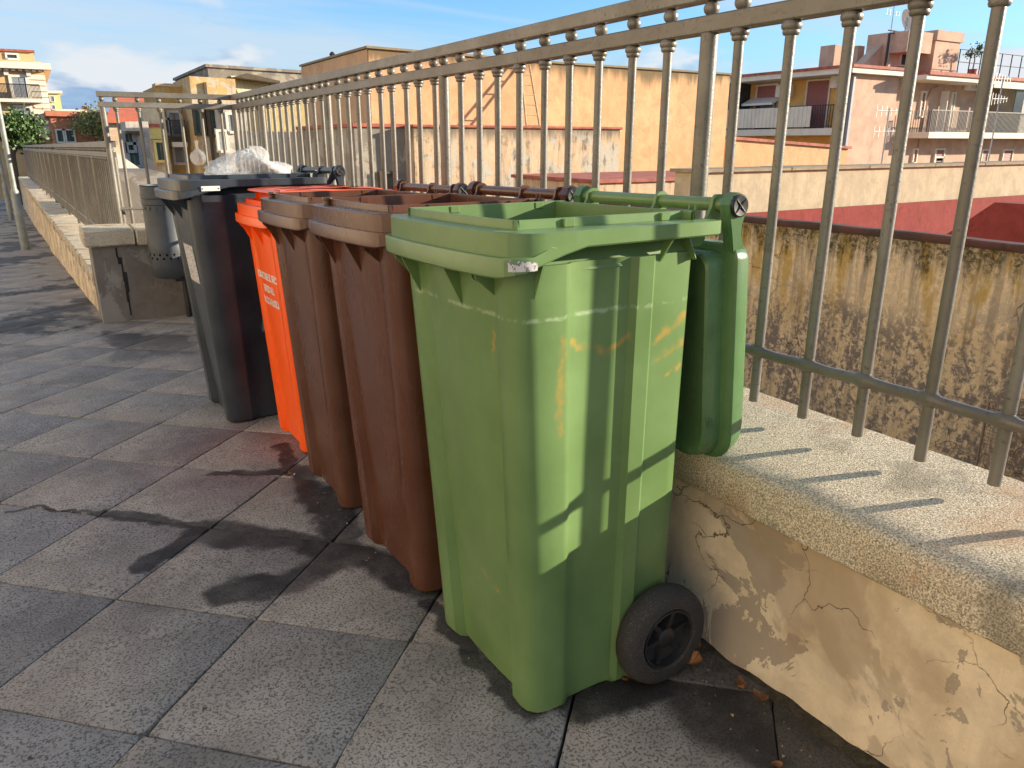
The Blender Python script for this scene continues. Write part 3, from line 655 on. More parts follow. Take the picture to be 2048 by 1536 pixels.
# orientation: positive offset must shrink the ring
if sum(abs(x) + abs(y) for x, y in offset_ring(RIMF, .01)) > sum(abs(x) + abs(y) for x, y in RIMF):
    _off = offset_ring; offset_ring = lambda o, d: _off(o, -d)
def zb(x):
    ks = [(-1, .908), (.0, .910), (.035, .919), (.07, .931), (.115, .945), (.155, .954), (.5, .956)]
    for (a, za), (b, zc) in zip(ks, ks[1:]):
        if x <= b: return za + (zc - za) * (x - a) / (b - a)
def make_bin(name, label, S, mat, X0, Y0, rz=0.0, lid='open', lidmat=None, group='wheelie bins in a row along the parapet', knobs=False, wheels=True):
    root = bpy.data.objects.new(name, None); COL.objects.link(root); root.empty_display_size = .1
    root.location = (X0, Y0, gz(Y0)); root.rotation_euler = (-.018, 0, rz); tag(root, label, 'wheelie bin', group)
    lidmat = lidmat or mat
    sx, sy, sz = S
    # body: hollow shell
    mb = MB(); zs = [0.0, .012, .03, .12, .25, .40, .55, .70, .82, ZT]; n = len(TOPF)
    out = []
    for q, z in enumerate(zs):
        r = [body_pt(i, z, S) for i in range(n)]
        if q == 0: c = (.26 * sx, 0); r = [(c[0] + (p[0] - c[0]) * .95, p[1] * .95, p[2] + .002) for p in r]
        out.append(r)
    inn = []
    for z in (ZT, .6, .3, .05):
        r = [body_pt(i, z, S) for i in range(n)]; c = (.25 * sx, 0)
        inn.append([(c[0] + (p[0] - c[0]) * .965, p[1] * .965, p[2]) for p in r])
    mb.loft(out + inn, True, True)
    body = mb.build('body', mat, root, smooth=38)
    # rim
    def ring(d, z, wfun=None):
        o = [(p[0], p[1]) for p in RIMF]
        oo = offset_ring(o, d); res = []
        for i, (p, q) in enumerate(zip(o, oo)):
            if wfun is not None:
                k = wfun(p[0]); q = (p[0] + (q[0] - p[0]) * k, p[1] + (q[1] - p[1]) * k)
            zz = z(p[0]) if callable(z) else z
            res.append((q[0] * sx, q[1] * sy, zz * sz))
        return res
    wf = lambda x: 1.0 if x < .03 else max(0.0, 1 - (x - .03) / .03)
    st = lambda x: .9445 if x < .05 else .9445 + min(.02, (x - .05) * .4)
    mb = MB()
    rows = [ring(.034, lambda x: zb(x) + .003), ring(.003, zb), ring(0, lambda x: zb(x) + .003), ring(0, lambda x: st(x) - .0035), ring(.0015, st, wf), ring(.0125, lambda x: st(x) + .0008, wf), ring(.013, .9822, wf)]
    rows += [[(a[0], a[1], .9840 * sz) for a in ring(.0150, .97)], ring(.049, .9838), ring(.0502, .9845), ring(.051, .9985), ring(.0522, .9995), ring(.0548, .9995), ring(.056, .998), ring(.058, .955), ring(.040, .91)]
    mb.loft(rows); rim = mb.build('rim', mat, root, smooth=24)
    # triangular ribs under the lip
    def rib(pts, a, b, axis):
        q = MB(); q.prism(pts, a, b, axis); return q.build('rib', mat, root)
    for y, zl_ in ((.150, .825), (-.030, .825), (.185, .86), (-.128, .875), (-.142, .865)):
        y *= sy; xb = front_x(y, .90 * sz, S); xl = front_x(y, zl_ * sz, S)
        rib([(xb + .004, .912 * sz), (.004 * sx, .912 * sz), (.008 * sx, .900 * sz), (xl + .003, zl_ * sz), (xl + .008, zl_ * sz)], y - .0022, y + .0022, 'y')
    for s in (-1, 1):
        for x, d in ((.074, .088), (.345, .05)):
            ys_ = [s * .218 * sy, s * .246 * sy, s * .216 * sy]
            z0_ = (zb(x) + .004) * sz
            q = MB(); q.prism([(ys_[0], z0_), (ys_[1], z0_), (ys_[2] - s * .006, z0_ - d * sz)], x * sx - .002, x * sx + .002, 'x'); q.build('rib', mat, root)
    # small pegs on the rear deck and upstand clips
    for yy in (-.195, -.18):
        q = MB(); q.lathe([(.0038, .983 * sz), (.0026, 1.002 * sz), (.0014, 1.010 * sz)], 8, c=(.440 * sx, yy * sy, 0), cap1=True); q.build('peg', mat, root)
    for xx, yy in ((.15, -.1985), (.36, -.1985), (.15, .1985), (.36, .1985)):
        q = MB(); q.box(((xx - .011) * sx, (yy - .007) * sy, .9835 * sz), ((xx + .011) * sx, (yy + .007) * sy, .9982 * sz), .0015); q.build('clip', mat, root)
    if knobs:
        q = MB(); q.lathe([(.011, .983 * sz), (.011, .995 * sz), (.0135, .997 * sz), (.0135, 1.001 * sz), (.012, 1.003 * sz)], 14, c=(.040 * sx, .165 * sy, 0), cap1=True); q.build('stud', mat, root, smooth=40)
    # handle
    hx, hz = .505 * sx, 1.006 * sz
    q = MB(); q.tube([(hx, -.215 * sy, hz), (hx, .215 * sy, hz)], .0135, 16); h = q.build('handle', mat, root, smooth=50)
    for yy in (-.188, -.035, .188):
        q = MB(); hw = .007
        poly = [(.43 * sx, .930 * sz), (.43 * sx, .966 * sz), (hx - .040, .966 * sz), (hx - .020, hz - .004), (hx - .017, hz + .012), (hx - .008, hz + .0195), (hx + .006, hz + .0195), (hx + .016, hz + .012), (hx + .019, hz), (hx + .012, hz - .016), (hx - .010, hz - .040), (.462 * sx, .930 * sz)]
        q.prism(poly, yy * sy - hw * .55, yy * sy + hw * .55); q.build('bracket', mat, h)
    # wheels
    if wheels:
        for s in (-1, 1):
            yo, yi = s * .252 * sy, s * .200 * sy; c = (.382 * sx, 0, .112)
            r = .112
            prof = [(.060, yi), (.098, yi), (.109, yi + (yo - yi) * .15), (r, yi + (yo - yi) * .35), (r, yi + (yo - yi) * .6), (.108, yi + (yo - yi) * .84), (.098, yo), (.072, yo), (.068, yo - s * .004), (.066, yo - s * .018)]
            q = MB(); q.lathe(prof, 40, 'y', c); wobj = q.build('wheel', M['tyre'], root, smooth=45)
            q = MB(); q.lathe([(.0665, yo - s * .003), (.062, yo - s * .002), (.060, yo - s * .020), (.022, yo - s * .030)], 40, 'y', c)
            q.lathe([(.022, yo - s * .032), (.022, yo - s * .010), (.018, yo - s * .007), (.0005, yo - s * .007)], 20, 'y', c)
            for k in range(6):
                a = R(60 * k + 12); ca, sa = math.cos(a), math.sin(a)
                pts = [(c[0] + ca * rr_ - sa * w_, c[2] + sa * rr_ + ca * w_) for rr_, w_ in ((.018, -.006), (.061, -.0045), (.061, .0045), (.018, .006))]
                q.prism(pts, yo - s * .028, yo - s * .012)
            q.build('hub', M['black'], wobj, smooth=40)
        q = MB(); q.tube([(.382 * sx, -.20 * sy, .112), (.382 * sx, .20 * sy, .112)], .010, 10); q.build('axle', M['metal_dark'], root)
    # lid
    if lid == 'open': open_lid(root, S, lidmat, hx, hz)
    return root
def rrect(hw, z0, z1, r, x, n=5, rt=None):
    rt = rt or r * .5
    pts = []
    for cy, cz, a0, r in ((hw - rt, z1 - rt, 0, rt), (-hw + rt, z1 - rt, 90, rt), (-hw + r, z0 + r, 180, r), (hw - r, z0 + r, 270, r)):
        for k in range(n + 1):
            a = R(a0 + 90 * k / n); pts.append((x, cy + r * math.cos(a), cz + r * math.sin(a)))
    return pts
def open_lid(root, S, mat, hx, hz):
    sx, sy, sz = S
    def L(x, hw, z0, z1, r):   # tilt: the foot of the lid hangs a little towards the parapet
        return [(p[0] + (hz - p[2]) * .055, p[1], p[2]) for p in rrect(hw * sy, z0 * sz, (z1 + .012) * sz, r, hx + x + .010)]
    mb = MB()
    mb.loft([L(-.042, .150, .55, .855, .05), L(-.055, .196, .497, .89, .05), L(-.058, .205, .486, .898, .055), L(-.054, .210, .480, .902, .055), L(-.026, .214, .476, .906, .055), L(-.018, .215, .476, .907, .055), L(-.017, .238, .476, .918, .06), L(-.013, .243, .476, .922, .06), L(.014, .243, .492, .922, .06), L(.024, .237, .503, .915, .06), L(.036, .17, .57, .85, .06), L(.040, .08, .66, .76, .04)], True, True)
    lid = mb.build('lid', mat, root, smooth=42)
    tag(lid, 'lid hanging open behind the bin')
    for s in (-1, 1):
        y0, y1 = s * .212 * sy, s * .236 * sy
        poly = [(hx - .019, hz - .014), (hx - .022, hz + .002), (hx - .013, hz + .019), (hx, hz + .0245), (hx + .015, hz + .019), (hx + .024, hz + .003), (hx + .022, hz - .014), (hx + .015, hz - .035), (hx + .014, hz - .055), (hx + .026, hz - .085), (hx + .040, hz - .13), (hx + .046, hz - .20), (hx + .026, hz - .20), (hx + .014, hz - .13), (hx - .003, hz - .085), (hx - .010, hz - .05)]
        mb = MB(); mb.prism(poly, min(y0, y1), max(y0, y1)); arm = mb.build('hinge_arm', mat, lid)
        mb = MB(); mb.lathe([(.0215, y1 - s * .002), (.0215, y1 + s * .005), (.0185, y1 + s * .007), (.006, y1 + s * .0055), (.0005, y1 + s * .0055)], 24, 'y', (hx + .001, 0, hz))
        for a in (45, 135):
            ca, sa = math.cos(R(a)) * .0165, math.sin(R(a)) * .0165
            mb.tube([(hx + .001 - ca, y1 + s * .0062, hz - sa), (hx + .001 + ca, y1 + s * .0062, hz + sa)], .0018, 6)
        mb.build('hinge_cap', M['black'], lid, smooth=40)
    # moulded round mark near the foot of the lid (plain ring with a zigzag)
    zc = .565 * sz; xm = hx - .038 + (hz - zc) * .055; yc = -.2125 * sy
    mb = MB(); mb.tube([(xm + .0115 * math.cos(2 * math.pi * k / 20), yc - .0006, zc + .0115 * math.sin(2 * math.pi * k / 20)) for k in range(21)], .0009, 5, False)
    mb.tube([(xm - .006, yc - .0006, zc - .004), (xm - .001, yc - .0006, zc + .006), (xm + .001, yc - .0006, zc - .006), (xm + .006, yc - .0006, zc + .004)], .0009, 5)
    mb.build('moulded_mark', mat, lid)
    return lid

G = make_bin('wheelie_bin', 'olive green wheelie bin, nearest of the row, with orange stains', (1.03, 1.06, 1), M['green'], .607, 1.265, lidmat=M['green_lid'])
B2 = make_bin('wheelie_bin', 'brown wheelie bin standing right behind the green one', (1.03, 1.06, 1), M['brown'], .607, 1.797, rz=R(.6), knobs=True)
B1 = make_bin('wheelie_bin', 'brown wheelie bin squeezed between the other brown bin and the orange one', (1.03, 1.06, .995), M['brown2'], .611, 2.388, rz=R(-.5), knobs=True)
O = make_bin('wheelie_bin', 'bright orange wheelie bin with white lettering and its lid laid flat', (.97, 1, .955), M['orange'], .650, 2.930, lid='none')
K = make_bin('wheelie_bin', 'large charcoal wheelie bin at the far end of the row', (1.32, 1.14, 1.045), M['charcoal'], .448, 3.488, rz=R(1.0))

# sticker scraps, plate, lettering
def patch(parent, name, mat, pts, th=.0012):
    mb = MB(); n = len(pts[0]); mb.loft(pts, closed=False); return mb.build(name, mat, parent, smooth=60)
def front_patch(root, S, name, mat, y0, y1, z0, z1, k=8, lift=.0015, m=6):
    rows = []
    for j in range(m + 1):
        z = z0 + (z1 - z0) * j / m
        rows.append([(front_x(y0 + (y1 - y0) * i / k, z, S) - lift, y0 + (y1 - y0) * i / k, z) for i in range(k + 1)])
    return patch(root, name, mat, rows)
# torn white sticker on the corner of the green rim (right side)
rr = random.Random(2); rows = [[], []]
for i in range(15):
    x = .012 + .0032 * i
    for (xa, ya), (xb, yb) in zip(RIM_H, RIM_H[1:]):
        if xa <= x <= xb: yv = ya + (yb - ya) * (x - xa) / max(1e-6, xb - xa); break
    rows[0].append((x * 1.03, -yv * 1.06 - .0014, .9235)); rows[1].append((x * 1.03, -yv * 1.06 - .0014, .9425 + rr.uniform(-.008, .0)))
patch(G, 'sticker', M['sticker'], rows)
# round moulded mark on the green lid: ring and zigzag, slightly raised
lid_g = [c for c in G.children if c.name.startswith('lid')][0]
front_patch(K, (1.32, 1.14, 1.045), 'sticker', M['sticker'], -.10, .10, .60, .76)
# white plate riveted to the side of the charcoal rim
mb = MB(); mb.box((.095, -.2895, .985), (.165, -.2865, 1.004), .001); pl_ = mb.build('number_plate', M['ac'], K)
for x in (.100, .160):
    mb = MB(); mb.lathe([(.0028, -.2892), (.0028, -.2908), (.001, -.2914)], 8, 'y', (x, 0, .9945), cap1=True); mb.build('rivet', M['metal_dark'], pl_)
# lettering
def lettering(root, S, lines, size, y_c, z_top, dz):
    for k, (txt, w) in enumerate(lines):
        cu = bpy.data.curves.new('lettering', 'FONT'); cu.body = txt; cu.size = size; cu.offset = .0012; cu.align_x = 'CENTER'; cu.resolution_u = 2
        ob = bpy.data.objects.new('tmp', cu); COL.objects.link(ob)
        dg = bpy.context.evaluated_depsgraph_get(); me = bpy.data.meshes.new_from_object(ob.evaluated_get(dg))
        COL.objects.unlink(ob); bpy.data.objects.remove(ob)
        xsz = max(v.co.x for v in me.vertices) - min(v.co.x for v in me.vertices)
        zc = z_top - dz * k
        for v in me.vertices:
            yy = y_c - v.co.x * (w / xsz); zz = zc + v.co.y
            v.co = (front_x(yy, zz, S) - .0022, yy, zz)
        me.materials.clear(); me.materials.append(M['white']); put('lettering', me, root)
lettering(O, (.97, 1, .955), [('COMUNE TORRE DEL GRECO', .275), ('SERVIZIO N.U.', .15), ('RACCOLTA PLASTICA', .215)], .039, 0.0, .660, .049)
# orange bin: lid lying flat over the opening
mb = MB(); sO = (.97, 1, .955)
def LR(d, z, dx=0.0):
    o = offset_ring(RIMF, d); return [(p[0] * .97 + dx, p[1], z) for p in o]
mb.loft([LR(.072, .945, .03), LR(.066, .981, .03), LR(.030, .984, .03), LR(.026, .987, .03), LR(.030, .991, .03), LR(.08, .996, .03), LR(.17, .998, .03)], True, True)
lo = mb.build('lid', M['orange'], O, smooth=40); tag(lo, 'flat lid lying over the opening')
for s in (-1, 1):
    mb = MB(); mb.prism([(.43, .985), (.50, .988), (.515, .965), (.50, .945), (.47, .950)], s * .18 - .012, s * .18 + .012); mb.build('hinge_arm', M['orange'], lo)

# rubbish bag bulging out of the charcoal bin
def blob_bag(name, mat, c, size, seed, lumps=.16, flat=0.0, n=72, m=48):
    rnd = random.Random(seed); ph = [(rnd.uniform(0, 6.28), rnd.uniform(2, 7), rnd.uniform(2, 6)) for _ in range(9)]
    mb = MB(); rings = []
    for j in range(m + 1):
        th = math.pi * j / m; row = []
        for i in range(n):
            a = 2 * math.pi * i / n
            k = 1 + sum(lumps / (2 + q * .6) * math.sin(f * a + p + g * th) for q, (p, f, g) in enumerate(ph))
            k *= 1 + .07 * abs(math.sin(7 * a + 5 * th + seed)) - .05 * abs(math.sin(11 * a - 7 * th)) + .03 * abs(math.sin(17 * a + 3 * th))
            row.append((c[0] + size[0] * k * math.sin(th) * math.cos(a), c[1] + size[1] * k * math.sin(th) * math.sin(a), c[2] - size[2] * k * math.cos(th)))
        rings.append(row)
    mb.loft(rings, True, True); return mb.build(name, mat, smooth=180)
bag = blob_bag('rubbish_bag', M['bag'], (.80, 3.46, .990), (.130, .13, .085), 4, .24)
tag(bag, 'thin crumpled white rubbish bag poking out of the charcoal bin', 'bag')
mb = MB(); rr = random.Random(9)   # small tied bag: ball with a twisted tip
mb.lathe([(.004, -.030), (.018, -.026), (.029, -.012), (.031, .004), (.025, .020), (.012, .030), (.005, .037), (.004, .050), (.007, .064), (.001, .070)], 14, c=(.585, 3.42, 1.062), cap0=True)
mb.v = [(a + rr.uniform(-.0015, .0015), b + rr.uniform(-.0015, .0015), c) for a, b, c in mb.v]
tag(mb.build('tied_bag', M['clear_bag'], smooth=180), 'small knotted clear bag on top of the charcoal bin', 'bag')

# ------------------------------------------------------------------ perforated litter bin
def litter_bin():
    c = Vector((.745, 5.93)); z0, z1 = .205, .835; zg = gz(5.93)
    t = thing('litter_bin', 'grey perforated metal litter bin in front of the end parapet', 'litter bin', (c.x, c.y, zg))
    n = 36
    prof = [(.060, z0 - .012), (.110, z0), (.128, z0 + .03), (.133, z0 + .09), (.1345, z0 + .13)]
    rows = [[(c.x + r * math.cos(2 * math.pi * k / n), c.y + r * math.sin(2 * math.pi * k / n), z) for k in range(n)] for r, z in prof]
    mb = MB(); mb.loft(rows, True, False)
    # bands: perforated belts are really open: small square holes between posts of sheet
    def shell(za, zb_, ra, rb):
        mb.loft([[(c.x + r * math.cos(2 * math.pi * k / n), c.y + r * math.sin(2 * math.pi * k / n), z) for k in range(n)] for r, z in ((ra, za), (rb, zb_))])
    def belt(za, zb_, r, off):
        hw = .5
        for k in range(n):
            a0, a1 = 2 * math.pi * k / n, 2 * math.pi * (k + 1) / n; am = (a0 + a1) / 2; zm = (za + zb_) / 2
            P = lambda a, z: (c.x + r * math.cos(a), c.y + r * math.sin(a), z)
            if (k + off) % 2: mb.add([P(a0, za), P(a1, za), P(a1, zb_), P(a0, zb_)], [(0, 1, 2, 3)])
            else:
                d = (a1 - a0) * .40; e = (zb_ - za) * .42
                mb.add([P(a0, za), P(a1, za), P(a1, zb_), P(a0, zb_), P(am, zm - e), P(am + d, zm), P(am, zm + e), P(am - d, zm)],
                       [(0, 1, 5, 4), (1, 2, 6, 5), (2, 3, 7, 6), (3, 0, 4, 7)])
    z = z0 + .13
    belt(z, z + .026, .1345, 0); belt(z + .026, z + .052, .1345, 1); z += .052
    shell(z, z + .055, .1345, .137); shell(z + .055, z + .060, .137, .1345); shell(z + .060, z + .285, .1345, .1345); z += .285
    belt(z, z + .036, .1345, 0); z += .036
    for q in range(2):
        shell(z, z + .006, .1345, .138); shell(z + .006, z + .038, .138, .138); shell(z + .038, z + .044, .138, .1345); z += .044
    shell(z, z1, .1345, .1345); shell(z1, z1 + .006, .1345, .139); shell(z1 + .006, z1 + .008, .139, .131); shell(z1 + .008, z0 + .2, .131, .128)
    mb.build('drum', M['galv'], t, smooth=30)
    mb = MB(); mb.tube([(c.x + .10, c.y + .165, zg), (c.x + .10, c.y + .165, .80)], .021, 12); p = mb.build('post', M['metal_dark'], t, smooth=50)
    mb = MB(); mb.box((c.x + .02, c.y + .02, z0 - .045), (c.x + .125, c.y + .17, z0 - .014), .004); mb.build('bracket', M['metal_dark'], t)
litter_bin()

# ------------------------------------------------------------------ leaves and litter at the wall foot
def leaf(x, y, z, rz, s, curl, label, tilt=(0, 0)):
    mb = MB(); rows = []
    for i in range(8):
        u = i / 7; w = math.sin(math.pi * (u ** .8)) * .36 * s + .001; xx = (u - .5) * s
        zc = curl * s * (abs(u - .45) ** 1.5) * 1.6
        rows.append([(xx, -w, zc + curl * s * .45), (xx, -w * .5, zc + curl * s * .12), (xx, 0, zc), (xx, w * .5, zc + curl * s * .15), (xx, w, zc + curl * s * .5)])
    mb.loft(rows, closed=False)
    rows2 = [[(a, b, c - .0012) for a, b, c in r] for r in rows]; mb.loft(rows2, closed=False)
    o = mb.build('dry_leaf', M['leaf_dry'], smooth=180); o.location = (x, y, z); o.rotation_euler = (tilt[0], tilt[1], rz)
    tag(o, label, 'leaf', 'dry leaves along the parapet foot'); return o
leaf(1.075, 1.015, .016, .9, .062, .7, 'largest curled brown leaf leaning by the green bin wheel', (.5, .3))
leaf(1.115, 1.045, .014, 2.4, .040, .8, 'small curled brown leaf tucked behind the wheel leaf')
leaf(.935, 1.055, .006, .2, .035, .4, 'small rusty leaf under the green bin beside the tyre')
leaf(1.125, .905, .008, 1.2, .030, .6, 'orange leaf scrap at the wall foot right of the wheel')
leaf(1.128, .855, .009, 2.0, .032, .6, 'pale orange leaf at the wall foot farther from the wheel')
leaf(1.105, .575, .006, .5, .038, .5, 'orange leaf at the bottom edge by the wall')
leaf(.60, 2.50, .005, 1.4, .028, .5, 'tiny tan leaf on the paving before the brown bin')
leaf(1.02, .72, .004, 2.6, .022, .3, 'pale straw scrap on dark paving by the wall')
mb = MB(); rr = random.Random(11)
for i in range(520):
    if rr.random() < .55: y = rr.uniform(.2, 3.5); x = 1.14 - abs(rr.gauss(0, .05))
    elif rr.random() < .6: x = .70 - abs(rr.gauss(0, .05)); y = rr.uniform(.95, 3.4)
    else: x = rr.uniform(-.4, 1.1); y = rr.uniform(.6, 4)
    s = rr.uniform(.0012, .0038); z = gz(y) + s * .4
    vs = [(x + rr.uniform(-s, s) * 1.5, y + rr.uniform(-s, s) * 1.5, z + rr.uniform(-.4, 1) * s) for _ in range(4)]
    mb.add(vs, [(0, 1, 2), (0, 2, 3), (0, 3, 1), (1, 3, 2)])
tag(mb.build('grit', m_simple('grit_and_seeds', (0.30, 0.22, 0.13), 0.9, var=.6, scale=60)), 'scattered grit and seeds on the paving', 'grit', kind='stuff')

# ------------------------------------------------------------------ buildings beyond the parapet
def bx(name, a, b, mat, parent, bev=0.0): mb = MB(); mb.box(a, b, bev); return mb.build(name, mat, parent)
def subpart(name, mb, mat, parent, smooth=None):   # sub-part of a part that already sits in world coordinates
    o = bpy.data.objects.new(name, mb.mesh(name, mat, smooth)); COL.objects.link(o); o.parent = parent; return o
def win_y(parent, x0, x1, z0, z1, Y, frame, pane, fw=.09, name='window', bars=True, split=True):
    mb = MB(); d = .10
    mb.box((x0 - fw, Y - d, z0 - fw), (x0, Y + .02, z1 + fw)); mb.box((x1, Y - d, z0 - fw), (x1 + fw, Y + .02, z1 + fw))
    mb.box((x0, Y - d, z1), (x1, Y + .02, z1 + fw)); mb.box((x0, Y - d * 1.5, z0 - fw), (x1, Y + .02, z0))
    w = mb.build(name, frame, parent)
    xm = (x0 + x1) / 2; g = .02
    for a, b in (((x0, xm - g), (xm + g, x1)) if split else ((x0, x1),)):
        q = MB(); q.box((a, Y - .05, z0), (b, Y + .01, z1))
        k = max(4, int((z1 - z0) / .16))
        if bars:
            for i in range(k): zc = z0 + (z1 - z0) * (i + .5) / k; q.box((a + .04, Y - .065, zc - .02), (b - .04, Y - .05, zc + .02))
        subpart('shutter' if bars else 'pane', q, pane, w)
    return w
def win_x(parent, y0, y1, z0, z1, X, frame, pane, fw=.09, name='window', bars=True):
    mb = MB(); d = .08
    mb.box((X - d, y0 - fw, z0 - fw), (X + .02, y0, z1 + fw)); mb.box((X - d, y1, z0 - fw), (X + .02, y1 + fw, z1 + fw)); mb.box((X - d, y0, z1), (X + .02, y1, z1 + fw))
    w = mb.build(name, frame, parent); q = MB(); q.box((X - .04, y0, z0), (X + .01, y1, z1))
    if bars:
        k = max(4, int((z1 - z0) / .12))
        for i in range(k): zc = z0 + (z1 - z0) * (i + .5) / k; q.box((X - .055, y0 + .02, zc - .015), (X - .04, y1 - .02, zc + .015))
    subpart('shutter' if bars else 'pane', q, pane, w); return w
def prism_y(parent, name, mat, poly, y0, y1): mb = MB(); mb.prism(poly, y0, y1, 'y'); return mb.build(name, mat, parent)

# unseen house added across the walkway: its sunlit front bounces warm light into shade
t = thing('house', 'unseen tan house added across the walkway to bounce warm light', 'house', (-12, 6, 0))
bx('wall', (-15, -14, -.6), (-8.4, 26, 7.4), M['bounce_house'], t); bx('cornice', (-15.2, -14.2, 7.4), (-8.1, 26.2, 7.75), M['bounce_house'], t)
for k in range(8):
    for z in (1.0, 4.6):
        y0 = -11.5 + 4.6 * k; mb = MB(); mb.box((-8.41, y0, z), (-8.32, y0 + 1.2, z + 2.2)); w_ = mb.build('window', M['trim'], t)
        q = MB(); q.box((-8.33, y0 + .12, z + .12), (-8.29, y0 + 1.08, z + 2.08)); subpart('shutter', q, M['grey_shut'], w_)
# near stained building with its red roof
XA, ZA, RF = 5.0, .545, -.60
t = thing('house', 'low house with heavily stained facade and red coated flat roof', 'house', (8, 2, -8.9))
mb = MB(); mb.box((XA, -6, -8.9), (19.5, 6.66, RF - .02)); mb.box((XA + .0005, -6, RF - .02), (XA + .065, 6.66, ZA - .042)); mb.build('wall', M['stained'], t)
bx('roof', (XA + .202, -5.9, RF - .018), (19.4, 6.655, RF), M['red_roof'], t)
mb = MB(); rings = []
for i in range(60):
    y = -6 + 12.64 * i / 59; j = random.uniform(-.007, .007)
    rings.append([(XA - .022, y, ZA - .036 + j * .6), (XA - .028, y, ZA - .008 + j), (XA - .02, y, ZA + j), (XA + .075, y, ZA + j * .5), (XA + .075, y, ZA - .08), (XA + .03, y, ZA - .08)])
mb.loft(rings, True, True); mb.build('roof_edge', M['edge_dark'], t, smooth=40)
mb = MB(); mb.prism([(5.25, RF), (3.81, .60), (1.2, .61), (1.2, RF)], 7.5, 7.72, 'x'); mb.build('shadow_wedge', M['red_wall'], t)  # added wedge: its sloping edge stands in for a diagonal shadow on the red wall
bx('red_wall', (6.64, 6.60, RF), (19.4, 6.655, .30), M['red_wall'], t)
# wire mesh screen at its foot
Ya, _z = atX(1985, 860, XA); Yb, _ = atX(2070, 860, XA)
mb = MB(); z0m, z1m = -2.2, -.42
k = 40
for i in range(k + 1):
    y = Ya - .9 * i / k; mb.box((XA - .13, y - .0012, z0m), (XA - .128, y + .0012, z1m))
for i in range(81):
    z = z0m + (z1m - z0m) * i / 80; mb.box((XA - .133, Ya - .9, z - .0012), (XA - .131, Ya, z + .0012))
for a in (Ya - .012, Ya - .9): mb.box((XA - .14, a, z0m), (XA - .12, a + .010, z1m))
mb.box((XA - .14, Ya - .9, z1m), (XA - .12, Ya, z1m + .010))
sc_ = mb.build('mesh_screen', m_simple('rusty_wire', (0.24, 0.17, 0.12), .7), t)

t = thing('boundary_wall', 'long beige weathered wall with thin coping behind the red roof', 'wall', (10, 6.7, -8.9))
mb = MB(); mb.box((6.62, 6.672, -8.9), (24, 7.1, .79)); mb.build('wall', M['beige_wall'], t)
x = 6.57
while x < 23:
    L = random.uniform(1.1, 1.6); bx('coping_stone', (x, 6.62, .79), (x + L - .012, 7.15, .826 + random.uniform(0, .006)), M['beige_wall'], t, .006); x += L
t = thing('low_wall', 'low stained wall with red top seen over the green bin handle', 'wall', (8.8, 10, -8.9))
mb = MB(); mb.box((7.72, 10, -8.9), (12.5, 12.6, .50)); mb.build('wall', M['old_wall'], t)
bx('coping_stone', (7.66, 9.95, .50), (12.56, 12.65, .56), M['tile'], t, .008)

t = thing('outbuilding', 'peeling grey and pink outbuilding wall with thin red coping', 'outbuilding', (8, 14, -8.9))
mb = MB(); mb.box((6.32, 14, -8.9), (11.33, 17.98, 1.40)); mb.build('wall', M['old_wall'], t)
bx('coping', (6.28, 13.95, 1.40), (11.38, 17.975, 1.455), M['tile'], t, .015)
mb = MB(); mb.box((5.25, 14.3, -8.9), (6.30, 17.98, 1.40)); mb.build('pier', M['greywall'], t)
bx('pier_coping', (5.20, 14.25, 1.40), (6.275, 17.97, 1.47), M['tile'], t, .01)
win_y(t, 5.72, 6.0, -.2, .55, 14.3, M['bark'], M['bark'], .05, 'door', False, False)

t = thing('house', 'large windowless orange ochre house wall behind the ladder', 'house', (12, 18, -8.9))
mb = MB(); mb.prism([(7.06, -8.9), (7.06, 3.20), (12.5, 3.12), (18.8, 3.11), (18.8, -8.9)], 18.0, 23.2, 'y'); mb.build('wall', M['orange_wall'], t)
mb = MB(); mb.prism([(7.00, 3.20), (7.00, 3.25), (12.5, 3.17), (18.86, 3.16), (18.86, 3.11), (12.5, 3.12)], 17.94, 23.25, 'y'); mb.build('coping', M['beige_wall'], t)
bx('side_render', (7.035, 18.02, -8.9), (7.058, 23.19, 3.18), M['tan_side'], t)
mb = MB(); mb.tube([(7.4, 21.5, 3.2), (7.4, 21.5, 3.36)], .05, 10); mb.lathe([(.07, 3.36), (.08, 3.40), (.03, 3.46)], 10, c=(7.4, 21.5, 0), cap0=True, cap1=True); mb.build('flue', M['metal_dark'], t)
# ladder
xt, zt_ = atY(1046, 128, 17.9); xb_, zb_ = atY(1064, 251, 17.15)
t = thing('ladder', 'pale wooden ladder leaning on the orange wall', 'ladder', (xb_, 17.15, 1.456))
A0, A1 = Vector((xb_ - .02, 17.05, 1.456)), Vector((xt + .05, 17.93, 3.18)); w = .20
top_w = .13
for s in (-1, 1):
    mb = MB(); mb.tube([A0 + Vector((s * w, 0, 0)), A1 + Vector((s * top_w, 0, 0))], .026, 8); mb.build('stile', M['wood'], t)
for i in range(7):
    k = (i + .4) / 7; p = A0.lerp(A1, k); ww_ = w + (top_w - w) * k
    mb = MB(); mb.tube([p - Vector((ww_, 0, 0)), p + Vector((ww_, 0, 0))], .017, 8); mb.build('rung', M['wood'], t)

# lean-to in front of the pink house
t = thing('lean_to', 'orange lean-to wall with sloping red edge below the balcony', 'outbuilding', (22, 20, -8.9))
xl, zl = atY(1464, 279, 20); xr_, zr_ = atY(1696, 298, 20)
prism_y(t, 'wall', M['orange_wall'], [(xl, -8.9), (xl, zl), (xr_, zr_), (xr_, -8.9)], 20, 21.5)
prism_y(t, 'roof_edge', M['tile'], [(xl, zl), (xl, zl + .10), (xr_ + .1, zr_ + .10), (xr_ + .1, zr_)], 19.9, 21.6)

